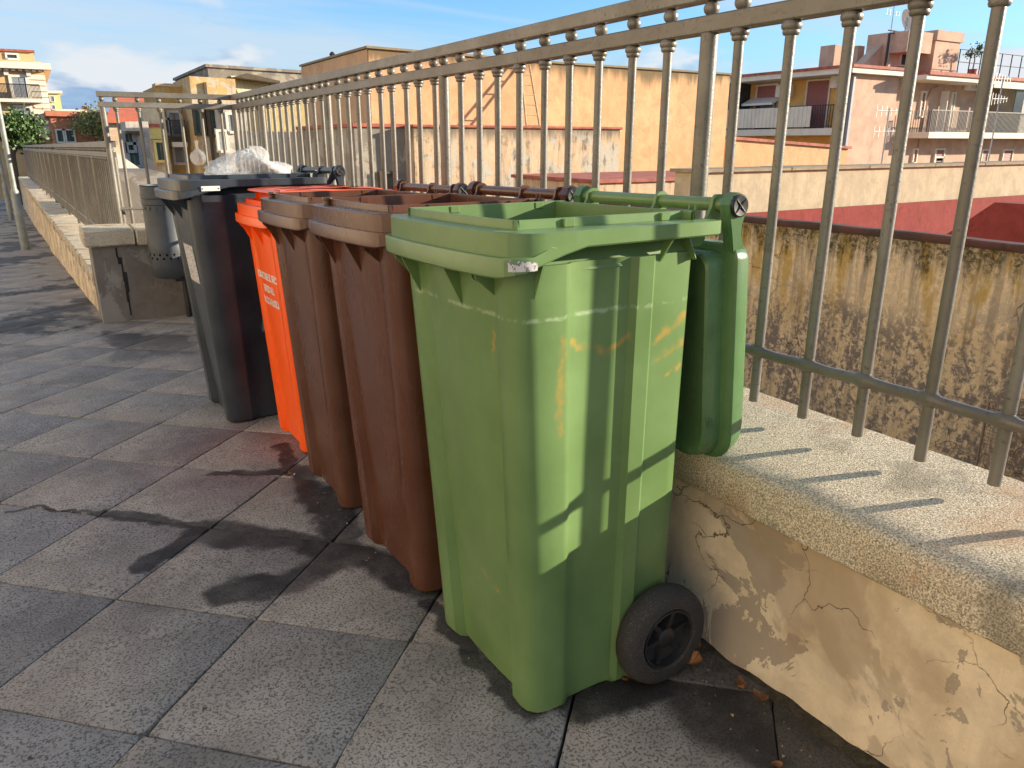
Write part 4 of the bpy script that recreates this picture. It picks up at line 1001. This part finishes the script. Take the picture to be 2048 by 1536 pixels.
# pink house
def pink_house():
    Yf = 23.0; P = lambda u, v: atY(u, v, Yf)
    xc, ze = P(1703, 131)
    t = thing('apartment_house', 'pink apartment house with balconies and rooftop stair tower', 'house', (xc + 8, Yf + 4, -8.9))
    xs = xc + 1.2                     # yellow loggia wall set back under the eave
    z1 = P(1690, 262)[1] + .15
    mb = MB(); mb.box((xs, Yf + .505, -8.9), (xc + 4, Yf + 9, ze - .335)); mb.build('loggia_wall', M['pink_warm'], t)
    xb = P(1792, 200)[0]; xbay = P(1880, 200)[0]
    bx('blank_bay', (xc + .25, Yf, -8.9), (xb, Yf + .5, ze - .33), M['pink'], t)
    bx('front_wall', (xb - .01, Yf + .45, -8.9), (xc + 30, Yf + 3.5, ze - .34), M['pink'], t)
    bx('roof', (xc - .35, Yf - .35, ze - .32), (P(1815, 140)[0], Yf + 9.3, ze - .10), M['trim'], t)
    bx('roof_tiles', (xc - .42, Yf - .42, ze - .10), (P(1815, 140)[0] + .05, Yf + 9.35, ze + .02), M['tile'], t)
    bx('roof', (P(1815, 140)[0], Yf - 1.0, ze - .46), (xc + 30, Yf + 9.3, ze - .26), M['trim'], t)
    bx('roof_tiles', (P(1815, 140)[0] + .06, Yf - 1.1, ze - .26), (xc + 30, Yf + 9.35, ze - .10), M['tile'], t)
    bx('downpipe', (xc + .12, Yf - .12, -8.9), (xc + .26, Yf + .02, ze - .35), M['grey_shut'], t)
    bx('corner_strip', (xc - .05, Yf + .03, -8.9), (xc + .24, Yf + .35, ze - .34), M['grey_shut'], t)
    # balcony on the left flank
    s = bx('balcony', (xc - .15, Yf + .4, z1 - .32), (xs, Yf + 8.8, z1 - .02), M['trim'], t)
    mb = MB(); n = 60
    for i in range(n + 1):
        y = Yf + .45 + 8.2 * i / n; mb.box((xc - .12, y - .012, z1), (xc - .10, y + .012, z1 + .98))
    mb.box((xc - .14, Yf + .42, z1 + .96), (xc - .08, Yf + 8.7, z1 + 1.0)); mb.box((xc - .14, Yf + .42, z1 + .06), (xc - .08, Yf + 8.7, z1 + .09))
    for i in range(14): x = xc - .1 + 1.7 * i / 13; mb.box((x - .012, Yf + .41, z1), (x + .012, Yf + .43, z1 + .98))
    subpart('railing', mb, M['metal_dark'], s)
    mb = MB(); n = 44
    for i in range(n): y = Yf + 1.7 + 5.2 * i / n; mb.box((xc - .20 + .03 * (i % 2), y, z1 + .05), (xc - .17 + .03 * (i % 2), y + 5.2 / n, z1 + .96))
    subpart('striped_screen', mb, M['trim'], s)
    win_x(t, Yf + 1.9, Yf + 3.1, z1, z1 + 2.15, xs, M['trim'], M['red_shut'], .08, 'door')
    win_x(t, Yf + 4.9, Yf + 6.2, z1 + .9, z1 + 2.1, xs, M['trim'], M['red_shut'], .08, 'window')
    win_x(t, Yf + 5.0, Yf + 6.1, z1, z1 + 1.2, xs - .12, M['trim'], M['glass'], .05, 'door', False)
    bx('glazed_booth', (xc + .2, Yf + 6.7, z1), (xs, Yf + 8.7, ze - .35), M['glass'], t); 
    for y in (Yf + 6.65, Yf + 7.4, Yf + 8.1): bx('booth_post', (xc + .15, y, z1), (xc + .24, y + .07, ze - .36), M['bark'], t)
    bx('booth_panel', (xc + .10, Yf + 8.15, z1), (xc + .18, Yf + 9.2, ze - .36), M['pink'], t)
    prism_y(t, 'awning', M['ac'], [(xs - .02, z1 + 1.55), (xc + .5, z1 + 1.25), (xc + .5, z1 + 1.15), (xs - .02, z1 + 1.45)], Yf + 4.6, Yf + 6.6)
    def ac_x(y, z):
        a = bx('air_conditioner', (xs - .40, y, z), (xs - .02, y + .85, z + .58), M['ac'], t, .02)
        mb = MB(); mb.lathe([(.20, xs - .402), (.20, xs - .41), (.03, xs - .415)], 16, 'x', (0, y + .32, z + .29), cap1=True); subpart('fan_grille', mb, M['alu'], a)
    ac_x(Yf + .75, z1 + 1.75); ac_x(Yf + 3.9, z1 + 1.5)
    # front windows
    def W(u0, u1, v0, v1, pane, Y=Yf + .45, split=False, bars=True, nm='window', fw=.08, fr=None):
        (x0, za), (x1, zb2) = atY(u0, v1, Y), atY(u1, v0, Y)
        return win_y(t, x0, x1, za, zb2, Y, fr or M['trim'], pane, fw, nm, bars, split)
    W(1836, 1849, 186, 232, M['red_shut']); W(1866, 1886, 300, 326, M['red_shut']); W(1823, 1832, 300, 324, M['red_shut'])
    W(1960, 1974, 301, 322, M['red_shut']); W(2002, 2023, 301, 322, M['red_shut']); W(1866, 1884, 316, 336, M['glass'], bars=False)
    W(1893, 1908, 188, 262, M['glass'], bars=False, nm='door', split=True); W(2040, 2060, 185, 250, M['glass'], bars=False)
    x0, zf = atY(1880, 262, Yf + .2); x1, zt2 = atY(1893, 182, Yf + .2)
    sh = bx('open_shutter', (x0, Yf + .05, zf), (x1, Yf + .42, zt2), M['ac'], t, .02)
    # front balcony
    Yb = Yf - .9; xa, zt3 = atY(1858, 266, Yb); zt3 += .05
    s = bx('balcony', (xa, Yb, zt3 - .28), (xc + 29, Yf + .44, zt3), M['trim'], t)
    mb = MB(); n = 120
    for i in range(n + 1): x = xa + .05 + 14 * i / n; mb.box((x - .014, Yb + .03, zt3), (x + .014, Yb + .05, zt3 + .98))
    mb.box((xa + .03, Yb + .02, zt3 + .96), (xa + 14, Yb + .06, zt3 + 1.0))
    for i in range(11): y = Yb + .05 + 1.2 * i / 10; mb.box((xa + .03, y - .012, zt3), (xa + .05, y + .012, zt3 + .98))
    subpart('railing', mb, M['metal_dark'], s)
    x0, z0 = atY(1940, 180, Yf + .1)
    a = bx('air_conditioner', (x0, Yf + .08, z0), (x0 + .95, Yf + .43, z0 + .62), M['ac'], t, .02)
    mb = MB(); mb.lathe([(.21, Yf + .079), (.21, Yf + .07), (.03, Yf + .066)], 16, 'y', (x0 + .6, 0, z0 + .31), cap1=True); subpart('fan_grille', mb, M['alu'], a)
    x0, z0 = atY(2020, 262, Yf - .2); bx('veranda', (x0 - .3, Yf - .75, zt3), (x0 + 6, Yf + .44, ze - .47), M['whitewall'], t)
    x0 = atY(2015, 262, Yf - .8)[0]; bx('veranda_glass', (x0 + .2, Yf - .79, zt3 + .9), (x0 + 1.0, Yf - .76, ze - .7), M['glass'], t)
    bx('awning_box', (atY(1985, 168, Yb)[0], Yb - .1, ze - .62), (xc + 25, Yb + .15, ze - .47), M['trim'], t)
    # pipes
    mb = MB(); xp, zp = atY(1862, 170, Yf + .4)
    mb.tube([(xp + .6, Yf + .40, ze - .6), (xp + .1, Yf + .40, ze - .75), (xp - .1, Yf + .40, ze - 1.2), (xp - .25, Yf + .40, z1 - 1.5), (xp - .25, Yf + .40, -6)], .05, 8); mb.build('downpipe', M['pink'], t)
    # roof: chimneys, tower, parapet slope, terrace rail
    def chim(u0, u1, vt, Y): (x0, zt), (x1, _) = atY(u0, vt, Y), atY(u1, vt, Y); bx('chimney', (x0, Y, ze - .1), (x1, Y + .9, zt), M['pink'], t)
    chim(1671, 1690, 89, Yf + 5); chim(1717, 1730, 91, Yf + 3.5)
    Yt = Yf + 1.6
    x0, ztop = atY(1785, 64, Yt); x1, _ = atY(1905, 64, Yt); x2, zt_2 = atY(1872, 80, Yt - .9); x3, _ = atY(1922, 80, Yt - .9)
    bx('stair_tower', (x0, Yt, ze), (x1 + .6, Yt + 1.3, ztop), M['pink'], t)
    bx('stair_tower_cap', (x0 - .05, Yt - .9, ztop - .95), (x0 + 1.9, Yt - .003, ztop - .02), M['pink'], t)
    bx('stair_box', (x2, Yt - .9, ze - .09), (x3, Yt - .01, zt_2), M['pink'], t); bx('stair_box_cap', (x2 - .05, Yt - .98, zt_2), (x3 + .12, Yt + .3, zt_2 + .45), M['pink'], t)
    xs0, zs0 = atY(1725, 122, Yt); prism_y(t, 'sloping_parapet', M['pink'], [(xs0, ze - .09), (x0 - .01, ztop - .5), (x0 - .01, ze - .09)], Yt + .4, Yt + .9)
    xw, zw = atY(1798, 130, Yt); xw2, zw2 = atY(1816, 100, Yt); win_y(t, xw, xw2, zw, zw2, Yt, M['trim'], M['glass'], .06, 'window', False, False)
    mb = MB(); pxx = x0 - .35; mb.tube([(pxx, Yt - .1, ze), (pxx, Yt - .1, ztop - .1), (x0 + .2, Yt - .1, ztop)], .06, 8); mb.build('vent_pipe', M['metal_dark'], t)
    mb = MB(); mb.tube([(x0 + .1, Yt + .3, ztop + .12), (x1 + .4, Yt + .3, ztop + .05)], .03, 6); mb.tube([(x1 + .4, Yt + .3, ztop - .1), (x1 + .4, Yt + .3, ztop + .06)], .03, 6); mb.build('roof_rail', M['metal_dark'], t)
    xr0 = atY(1868, 120, Yf + .6)[0]
    mb = MB()
    for i in range(16): x = xr0 + .06 + 14 * i / 15; mb.tube([(x, Yf - .6, ze - .1), (x, Yf - .6, ze + 1.0)], .028, 6)
    for z in (ze + .45, ze + 1.0): mb.tube([(xr0, Yf - .6, z), (xr0 + 14, Yf - .6, z)], .018, 6)
    mb.build('terrace_rail', M['metal_dark'], t)
    return t, xc, ze, Yf, ztop, x0, Yt
pk, xc, ze, Yf, ztop, xtow, Yt = pink_house()
# dish and aerials: things that stand on roofs
def dish(x, y, z):
    t = thing('satellite_dish', 'white satellite dish on the rooftop stair tower', 'satellite dish', (x, y, z))
    mb = MB(); mb.tube([(x, y, z), (x, y, z + .9)], .03, 8); mb.build('mast', M['alu'], t)
    q = MB(); rings = []
    for i in range(6):
        r = .45 * i / 5 + .001; rings.append([(r * math.cos(2 * math.pi * k / 20), .35 * r * r - .02, r * 1.1 * math.sin(2 * math.pi * k / 20)) for k in range(20)])
    q.loft(rings, True); q.loft([[(a, b + .012, c) for a, b, c in r] for r in rings])
    me = q.mesh('reflector', M['ac'], 180); o = ww(t, 'reflector', me, (x, y - .08, z + .75)); o.rotation_euler = (R(-18), 0, R(62))
    mb = MB(); mb.tube([(x, y - .1, z + .45), (x - .55, y - .25, z + .62)], .015, 6); mb.lathe([(.05, -.06), (.05, .06)], 8, c=(x - .58, y - .26, z + .64), cap0=True, cap1=True); mb.build('arm', M['alu'], t)
xd, _ = atY(1810, 60, Yt + .5); dish(xd, Yt + .5, ztop - .02)
def aerial(x, y, z, h, label, n=5, w=.5, dirx=(1, 0), parts=True):
    t = thing('tv_aerial', label, 'aerial', (x, y, z), 'television aerials on the roofs')
    mb = MB(); mb.tube([(x, y, z), (x, y, z + h)], .022, 6); mb.build('mast', M['alu'], t)
    mb = MB(); b0 = z + h - .08
    for q in range(2):
        zz = b0 - q * .55
        mb.tube([(x - w, y, zz), (x + w, y, zz + .02)], .014, 6)
        for i in range(n): xx = x - w + 2 * w * i / (n - 1); mb.tube([(xx, y, zz - .17 + .02 * i), (xx, y, zz + .17 - .02 * i)], .009, 5)
    mb.build('dipoles', M['alu'], t)
aerial(atY(1782, 60, Yt + 1)[0], Yt + 1, ztop - .02, 1.7, 'thin television aerial on the stair tower beside the dish')
xa_, za_ = atY(1762, 334, 14.0)
aerial(xa_, 14.0, za_ - .5, 2.1, 'television aerial rising behind the beige wall before the blank pink bay', 6, .55)
xa_, za_ = atY(1975, 330, 13.0)
aerial(xa_, 13.0, za_ - .6, 3.1, 'tall television aerial rising before the front balcony', 6, .4)
bb_, zz_ = atY(1762, 334, 14.0)
t2 = thing('flat_roof', 'low flat roof behind the beige wall carrying aerials', 'roof', (22, 13.5, -8.9)); bx('roof', (15, 12.75, -8.9), (34, 15.5, za_ - .55), M['beige_wall'], t2)

# potted plant on the roof terrace
def leaf_cloud(name, mat, c, size, n, ls, parent=None, seed=1, hollow=.55, clumps=14):
    rr = random.Random(seed); mb = MB()
    cl = []
    for _ in range(clumps):
        d = Vector((rr.gauss(0, 1), rr.gauss(0, 1), rr.gauss(0, 1))).normalized() * rr.uniform(hollow, 1.0)
        cl.append((Vector((c[0] + d.x * size[0], c[1] + d.y * size[1], c[2] + d.z * size[2])), rr.uniform(.22, .42)))
    for i in range(n):
        p0, r0 = rr.choice(cl)
        p = p0 + Vector((rr.gauss(0, r0 * size[0]), rr.gauss(0, r0 * size[1]), rr.gauss(0, r0 * size[2]))) * .7
        a = Vector((rr.gauss(0, 1), rr.gauss(0, 1), rr.gauss(0, .7))).normalized(); b = a.orthogonal().normalized(); b.rotate(Matrix.Rotation(rr.uniform(0, 6.28), 3, a))
        s = ls * rr.uniform(.6, 1.3); w = a.cross(b) * s * .30; L = b * s
        mb.add([p, p + L * .5 + w, p + L, p + L * .5 - w], [(0, 1, 2, 3)])
    me = bpy.data.meshes.new(name); me.from_pydata(mb.v, [], mb.f); me.materials.append(mat)
    return put(name, me, parent)
xp, zp = atY(1945, 140, Yf + .2)
t = thing('potted_tree', 'small olive tree in a pot on the roof terrace', 'plant', (xp, Yf + .2, ze - .1))
mb = MB(); mb.lathe([(.16, ze - .1), (.22, ze + .28), (.24, ze + .30), (.2, ze + .29)], 12, c=(xp, Yf + .2, 0), cap0=True, cap1=True); mb.build('pot', M['tile'], t)
mb = MB(); mb.tube([(xp, Yf + .2, ze + .2), (xp + .05, Yf + .2, ze + .7), (xp - .02, Yf + .2, ze + 1.0)], [.035, .03, .02], 6); mb.build('trunk', M['bark'], t)
leaf_cloud('crown', M['leaf'], (xp, Yf + .2, ze + 1.15), (.42, .4, .32), 420, .10, t, 3)

# ------------------------------------------------------------------ old town to the left
def block(name, label, cat, Y, u0, u1, vt, mat, depth=8, base=-8.9, vt2=None, roof=None, rmat=None, cop=.25):
    x0, z0 = atY(u0, vt, Y); x1, z1 = atY(u1, vt if vt2 is None else vt2, Y)
    t = thing(name, label, cat, ((x0 + x1) / 2, Y, base))
    prism_y(t, 'wall', mat, [(x0, base), (x0, z0), (x1, z1), (x1, base)], Y, Y + depth)
    if roof: prism_y(t, 'roof', rmat or mat, [(x0 - roof, z0), (x0 - roof, z0 + cop), (x1 + roof, z1 + cop), (x1 + roof, z1)], Y - roof, Y + depth + roof)
    return t
def wins(t, Y, rects, frame, pane, split=True, bars=True, fw=.10, nm='window'):
    for u0, u1, v0, v1 in rects:
        (x0, za), (x1, zb2) = atY(u0, v1, Y), atY(u1, v0, Y); win_y(t, x0, x1, za, zb2, Y, frame, pane, fw, nm, bars, split)
# white tapered wall close behind the return railing
t = thing('boundary_wall', 'white sloping wall descending just beyond the corner railing', 'wall', (2, 16, -8.9))
(xa_, za_), (xb_, zb_) = atY(205, 285, 15.0), atY(330, 372, 15.0)
prism_y(t, 'wall', M['whitewall'], [(xa_, -8.9), (xa_, za_), (xb_, zb_), (xb_ + 1.2, zb_ - .25), (xb_ + 1.2, -8.9)], 15.0, 15.4)
t = block('outbuilding', 'pale low shed roof seen under the corner railing', 'outbuilding', 12.5, 236, 330, 345, M['parapet_grey'], 2.2)
# tuff house, white lower wall
t = block('house', 'yellow tuff stone house wall behind the railing bars', 'house', 27, 528, 640, 185, M['tuff'], 2.2)
t = block('outbuilding', 'pale plastered outbuilding below the tuff wall', 'outbuilding', 25, 500, 628, 262, M['whitewall'], 1.8, vt2=265)
# grey gabled building
Yg = 38
t = block('house', 'grey lichened house with flat top and yellow striped awning', 'house', Yg, 415, 640, 134, M['greywall'], 9, vt2=149, roof=.1, rmat=M['greywall'], cop=.12)
(x0, z0), (x1, z1) = atY(458, 200, Yg), atY(540, 165, Yg)
mb = MB(); mb.box((x0, Yg - .04, z0 + .2), (x1, Yg - .003, z1)); mb.build('opening', M['glass'], t)
(x0, z0), (x1, z1) = atY(474, 165, Yg - 1.1), atY(545, 178, Yg - 1.1)
nst = 18
for k, mt in ((0, M['yellow']), (1, M['trim'])):
    mb = MB()
    for i in range(k, nst, 2): a = x0 + (x1 - x0) * i / nst; b_ = x0 + (x1 - x0) * (i + 1) / nst; mb.add([(a, Yg - .05, z0 + .35), (b_, Yg - .05, z0 + .35), (b_, Yg - 1.1, z1 - .25), (a, Yg - 1.1, z1 - .25)], [(0, 1, 2, 3)])
    mb.build('awning_stripe', mt, t)
(x0, z0), (x1, z1) = atY(454, 158, Yg), atY(545, 170, Yg); prism_y(t, 'eave', M['bark'], [(x0, z0), (x0 + .6, z0 + .18), (x1, z1 + .1), (x1, z1)], Yg - 1.3, Yg - .01)
# ochre houses
t = block('house', 'peeling ochre house with green shutters behind the corner railing', 'house', 34, 378, 470, 152, M['ochre'], 4, vt2=158)
wins(t, 34, [(394, 405, 222, 266), (419, 430, 222, 268)], M['bark'], M['green_shut']); wins(t, 34, [(437, 446, 262, 300)], M['trim'], M['grey_shut'])
bx('drain_pipe', (atY(410, 200, 34)[0], 33.88, -8), (atY(410, 200, 34)[0] + .10, 33.99, atY(410, 165, 34)[1]), M['bark'], t)
t = block('house', 'weathered grey plaster house right of the green shutters', 'house', 33, 436, 520, 205, M['old_cream'], .9)
wins(t, 33, [(440, 449, 264, 300), (458, 466, 230, 262)], M['trim'], M['grey_shut'])
t = block('house', 'bright ochre house with tall grey balcony shutters', 'house', 36, 310, 392, 172, M['ochre2'], 4)
wins(t, 36, [(343, 357, 226, 268), (330, 337, 240, 266), (352, 368, 290, 325)], M['trim'], M['grey_shut'])
(x0, z0), (x1, z1) = atY(338, 284, 36), atY(366, 268, 36)
s = bx('balcony', (x0, 35.2, z0 - .2), (x1, 35.99, z0), M['trim'], t)
mb = MB()
for i in range(14): x = x0 + (x1 - x0) * i / 13; mb.box((x - .012, 35.22, z0), (x + .012, 35.25, z0 + .85))
mb.box((x0, 35.21, z0 + .83), (x1, 35.26, z0 + .87)); subpart('railing', mb, M['metal_dark'], s)
x0, z0 = atY(310, 165, 36); bx('parapet', (x0, 35.95, atY(310, 172, 36)[1]), (atY(378, 172, 36)[0], 37, atY(310, 166, 36)[1]), M['peel'], t)
t = block('house', 'pale streaked house with small yellow upper wall', 'house', 35, 282, 326, 205, M['peel'], .9)
(x0, z0), (x1, z1) = atY(300, 278, 34.9), atY(325, 252, 34.9); bx('yellow_panel', (x0, 34.92, z0), (x1, 34.996, z1), M['yellow'], t)
(x0, z0), (x1, z1) = atY(285, 251, 34.9), atY(326, 248, 34.9); bx('string_course', (x0, 34.85, z0 - .06), (x1, 34.995, z1), M['tile'], t)
wins(t, 35, [(316, 328, 285, 320)], M['yellow'], M['green_shut'])
t = block('house', 'lavender grey rendered low house with rusty canopy', 'house', 31, 250, 296, 243, M['old_cream'], 3)
wins(t, 31, [(254, 263, 268, 300), (262, 274, 290, 330)], M['grey_shut'], M['green_shut'])
(x0, z0), (x1, z1) = atY(250, 267, 31), atY(282, 262, 31); bx('canopy', (x0, 30.5, z0), (x1, 30.99, z0 + .08), M['bark'], t)
# red roof house
Yr = 60
t = block('house', 'house with plain sloping orange red roof', 'house', Yr, 215, 330, 240, M['peel'], 10)
(x0, z0), (x1, z1) = atY(205, 236, Yr - .5), atY(335, 193, Yr + 7)
mb = MB(); xl0, xl1 = atY(212, 236, Yr - .5)[0], atY(318, 236, Yr - .5)[0]; xr0, xr1 = atY(228, 193, Yr + 7)[0], atY(318, 193, Yr + 7)[0]
zl0 = atY(212, 236, Yr - .5)[1]; zh = atY(228, 192, Yr + 7)[1]
mb.loft([[(xl0, Yr - .5, zl0), (xl1, Yr - .5, zl0), (xr1, Yr + 7, zh), (xr0, Yr + 7, zh)], [(xl0, Yr - .5, zl0 - .3), (xl1, Yr - .5, zl0 - .3), (xr1, Yr + 7, zh - .3), (xr0, Yr + 7, zh - .3)]], True, True); mb.build('roof', M['redroof2'], t)
# red house with creeper
Yh = 64
t = block('house', 'red peeling house with white parapet and green shutters', 'house', Yh, 100, 232, 232, M['redhouse'], 12, vt2=236, roof=.25, rmat=M['redhouse'], cop=.35)
(x0, z0), (x1, z1) = atY(112, 218, Yh + 1), atY(205, 230, Yh + 1); bx('parapet', (x0, Yh + 1, z1 - .2), (x1, Yh + 1.5, z0), M['trim'], t)
(x0, z0), (x1, z1) = atY(164, 212, Yh + 3), atY(179, 222, Yh + 3); bx('chimney', (x0, Yh + 3, z1 - 1), (x1, Yh + 3.8, z0), M['redroof2'], t)
wins(t, Yh, [(117, 128, 261, 283), (131, 146, 261, 283)], M['trim'], M['green_shut'])
x0, z0 = atY(175, 255, Yh - .6)
cr_ = thing('creeper', 'pale yellow green creeper covering the red house wall', 'plant', (x0, Yh - .5, -8.9))
leaf_cloud('foliage', M['ivy'], (x0 + .3, Yh - .5, z0 + .1), (1.7, .28, 1.1), 2600, .20, cr_, 8, .2, 26)
mb = MB(); mb.tube([(x0 + .5, Yh - .3, -8.9), (x0 + .2, Yh - .4, -3), (x0 + .4, Yh - .4, z0)], [.08, .06, .03], 6); mb.build('stem', M['bark'], cr_)
# yellow house far
t = block('house', 'small pale yellow house beyond the palazzo corner', 'house', 110, 86, 119, 187, M['yellow'], 10, roof=.3, rmat=M['trim'], cop=.3)
wins(t, 110, [(102, 107, 193, 203), (104, 109, 211, 218)], M['trim'], M['grey_shut'])
# palazzo
def palazzo():
    Y = 70; P = lambda u, v: atY(u, v, Y)
    x1, zc = P(86, 136); x0, zb0 = P(-60, 300)
    t = thing('palazzo', 'tall tan palazzo with grey shutters, cornice and iron balcony, far left', 'building', (x1 - 4, Y, -8.9))
    bx('wall', (x0, Y, -8.9), (x1, Y + 14, zc), M['palazzo'], t)
    zp = P(80, 122)[1]; bx('attic', (x0, Y + .2, zc), (x1 - .05, Y + 13, zp), M['palazzo'], t)
    bx('attic_storey', (x0, Y + 1.6, zp), (P(68, 105)[0], Y + 12, P(68, 101)[1]), M['palazzo'], t)
    bx('roof', (x0, Y + 1.4, P(68, 101)[1]), (P(70, 105)[0], Y + 12.2, P(68, 101)[1] + .15), M['tile'], t)
    bx('cornice', (x0, Y - .75, zc - .15), (x1 + .5, Y + 14.4, zc + .30), M['trim'], t)
    z2 = P(80, 144)[1]
    for i in range(24):
        x = x1 - .2 - i * .42
        if x < x0 + .3: break
        bx('corbel', (x - .14, Y - .5, z2), (x + .10, Y - .003, zc - .152), M['trim'], t)
    # quoins
    zq = P(80, 150)[1]; i = 0
    while zq > P(80, 268)[1]:
        bx('quoin', (x1 - 1.1 + .06 * (i % 2), Y - .07, zq - .34), (x1 + .04, Y - .003, zq), M['trim'], t); zq -= .40; i += 1
    def W(u0, u1, v0, v1, pane=M['grey_shut'], fw=.2):
        (xa, za), (xb, zb2) = P(u0, v1), P(u1, v0); return win_y(t, xa, xb, za, zb2, Y, M['trim'], pane, fw, 'window', True, True), xa, xb, za, zb2
    w, xa, xb, za, zb2 = W(30, 50, 155, 195)
    for x in (xa - .42, xb + .12): bx('scroll', (x, Y - .3, zb2 + .1), (x + .3, Y - .004, zb2 + .55), M['trim'], t)
    bx('hood', (xa - .5, Y - .35, zb2 + .56), (xb + .5, Y - .004, zb2 + .74), M['trim'], t)
    s = bx('balcony', (xa - 1.2, Y - 1.0, za - .35), (xb + .85, Y - .004, za - .12), M['trim'], t)
    mb = MB(); n = 34; xl, xr = xa - 1.15, xb + .8
    for i in range(n + 1): x = xl + (xr - xl) * i / n; mb.box((x - .02, Y - .97, za - .12), (x + .02, Y - .94, za + .85))
    mb.box((xl, Y - .98, za + .83), (xr, Y - .92, za + .9)); subpart('railing', mb, M['metal_dark'], s)
    w, xa, xb, za, zb2 = W(38, 59, 216, 250)
    bx('hood', (xa - .5, Y - .3, zb2 + .25), (xb + .5, Y - .004, zb2 + .45), M['trim'], t)
    s = bx('balcony', (xa - 1.0, Y - .9, za - .8), (xb + .8, Y - .004, za - .6), M['trim'], t)
    (xa, za), (xb, zb2) = atY(15, 116, Y + 1.6), atY(33, 110, Y + 1.6); win_y(t, xa, xb, za, zb2, Y + 1.6, M['ac'], M['glass'], .12, 'window', False, True)
    bx('plinth_band', (x0, Y - .3, P(80, 266)[1]), (x1 + .3, Y - .004, P(80, 262)[1]), M['trim'], t)
palazzo()
# citrus tree and lamp posts at the far left
Yt_ = 34; x0, z0 = atY(26, 262, Yt_)
t = thing('citrus_tree', 'dark green citrus tree in front of the palazzo, far left', 'tree', (x0 - .2, Yt_, -1.1))
mb = MB(); mb.tube([(x0 - .2, Yt_, -1.1), (x0 - .15, Yt_, z0 - .9), (x0, Yt_, z0)], [.11, .09, .05], 8)
for q in range(7):
    a = q * .9; mb.tube([(x0 - .12, Yt_, z0 - .8 + .1 * q), (x0 + .6 * math.cos(a), Yt_ + .6 * math.sin(a), z0 + .25 * math.sin(q) + .2)], [.045, .015], 6)
mb.build('trunk', M['bark'], t)
leaf_cloud('crown', M['leaf'], (x0, Yt_, z0 + .05), (.85, .85, .70), 3000, .17, t, 5, .35, 24)
def lamp(Y, u, vbase, h, label):
    r = ray(u, vbase); x = r.x * Y / r.y; z = gz(Y) - .05
    t = thing('lamp_post', label, 'lamp post', (x, Y, z), 'lamp posts along the walkway')
    mb = MB(); mb.lathe([(.062, z), (.062, z + .9), (.055, z + .95), (.042, z + .98)], 14, c=(x, Y, 0), cap0=True, cap1=True); mb.build('base', M['lamp_grey'], t, smooth=40)
    mb = MB(); mb.lathe([(.038, z + .97), (.035, z + h * .6), (.030, z + h)], 12, c=(x, Y, 0), cap1=True); mb.build('pole', M['lamp_grey'], t, smooth=40)
    mb = MB(); mb.tube([(x, Y, z + h - .02), (x - .25, Y, z + h + .25), (x - .8, Y, z + h + .3)], .03, 8); mb.lathe([(.04, z + h + .36), (.16, z + h + .30), (.18, z + h + .22)], 12, c=(x - .85, Y, 0), cap0=True, cap1=True); mb.build('lamp_head', M['lamp_grey'], t)
lamp(14.5, 38, 428, 4.6, 'grey lamp post with thicker base, nearer one at far left')
lamp(24, 12, 385, 4.6, 'grey lamp post, farther one at the left picture edge')
for o in bpy.data.objects:
    if '_w' in o: del o['_w']
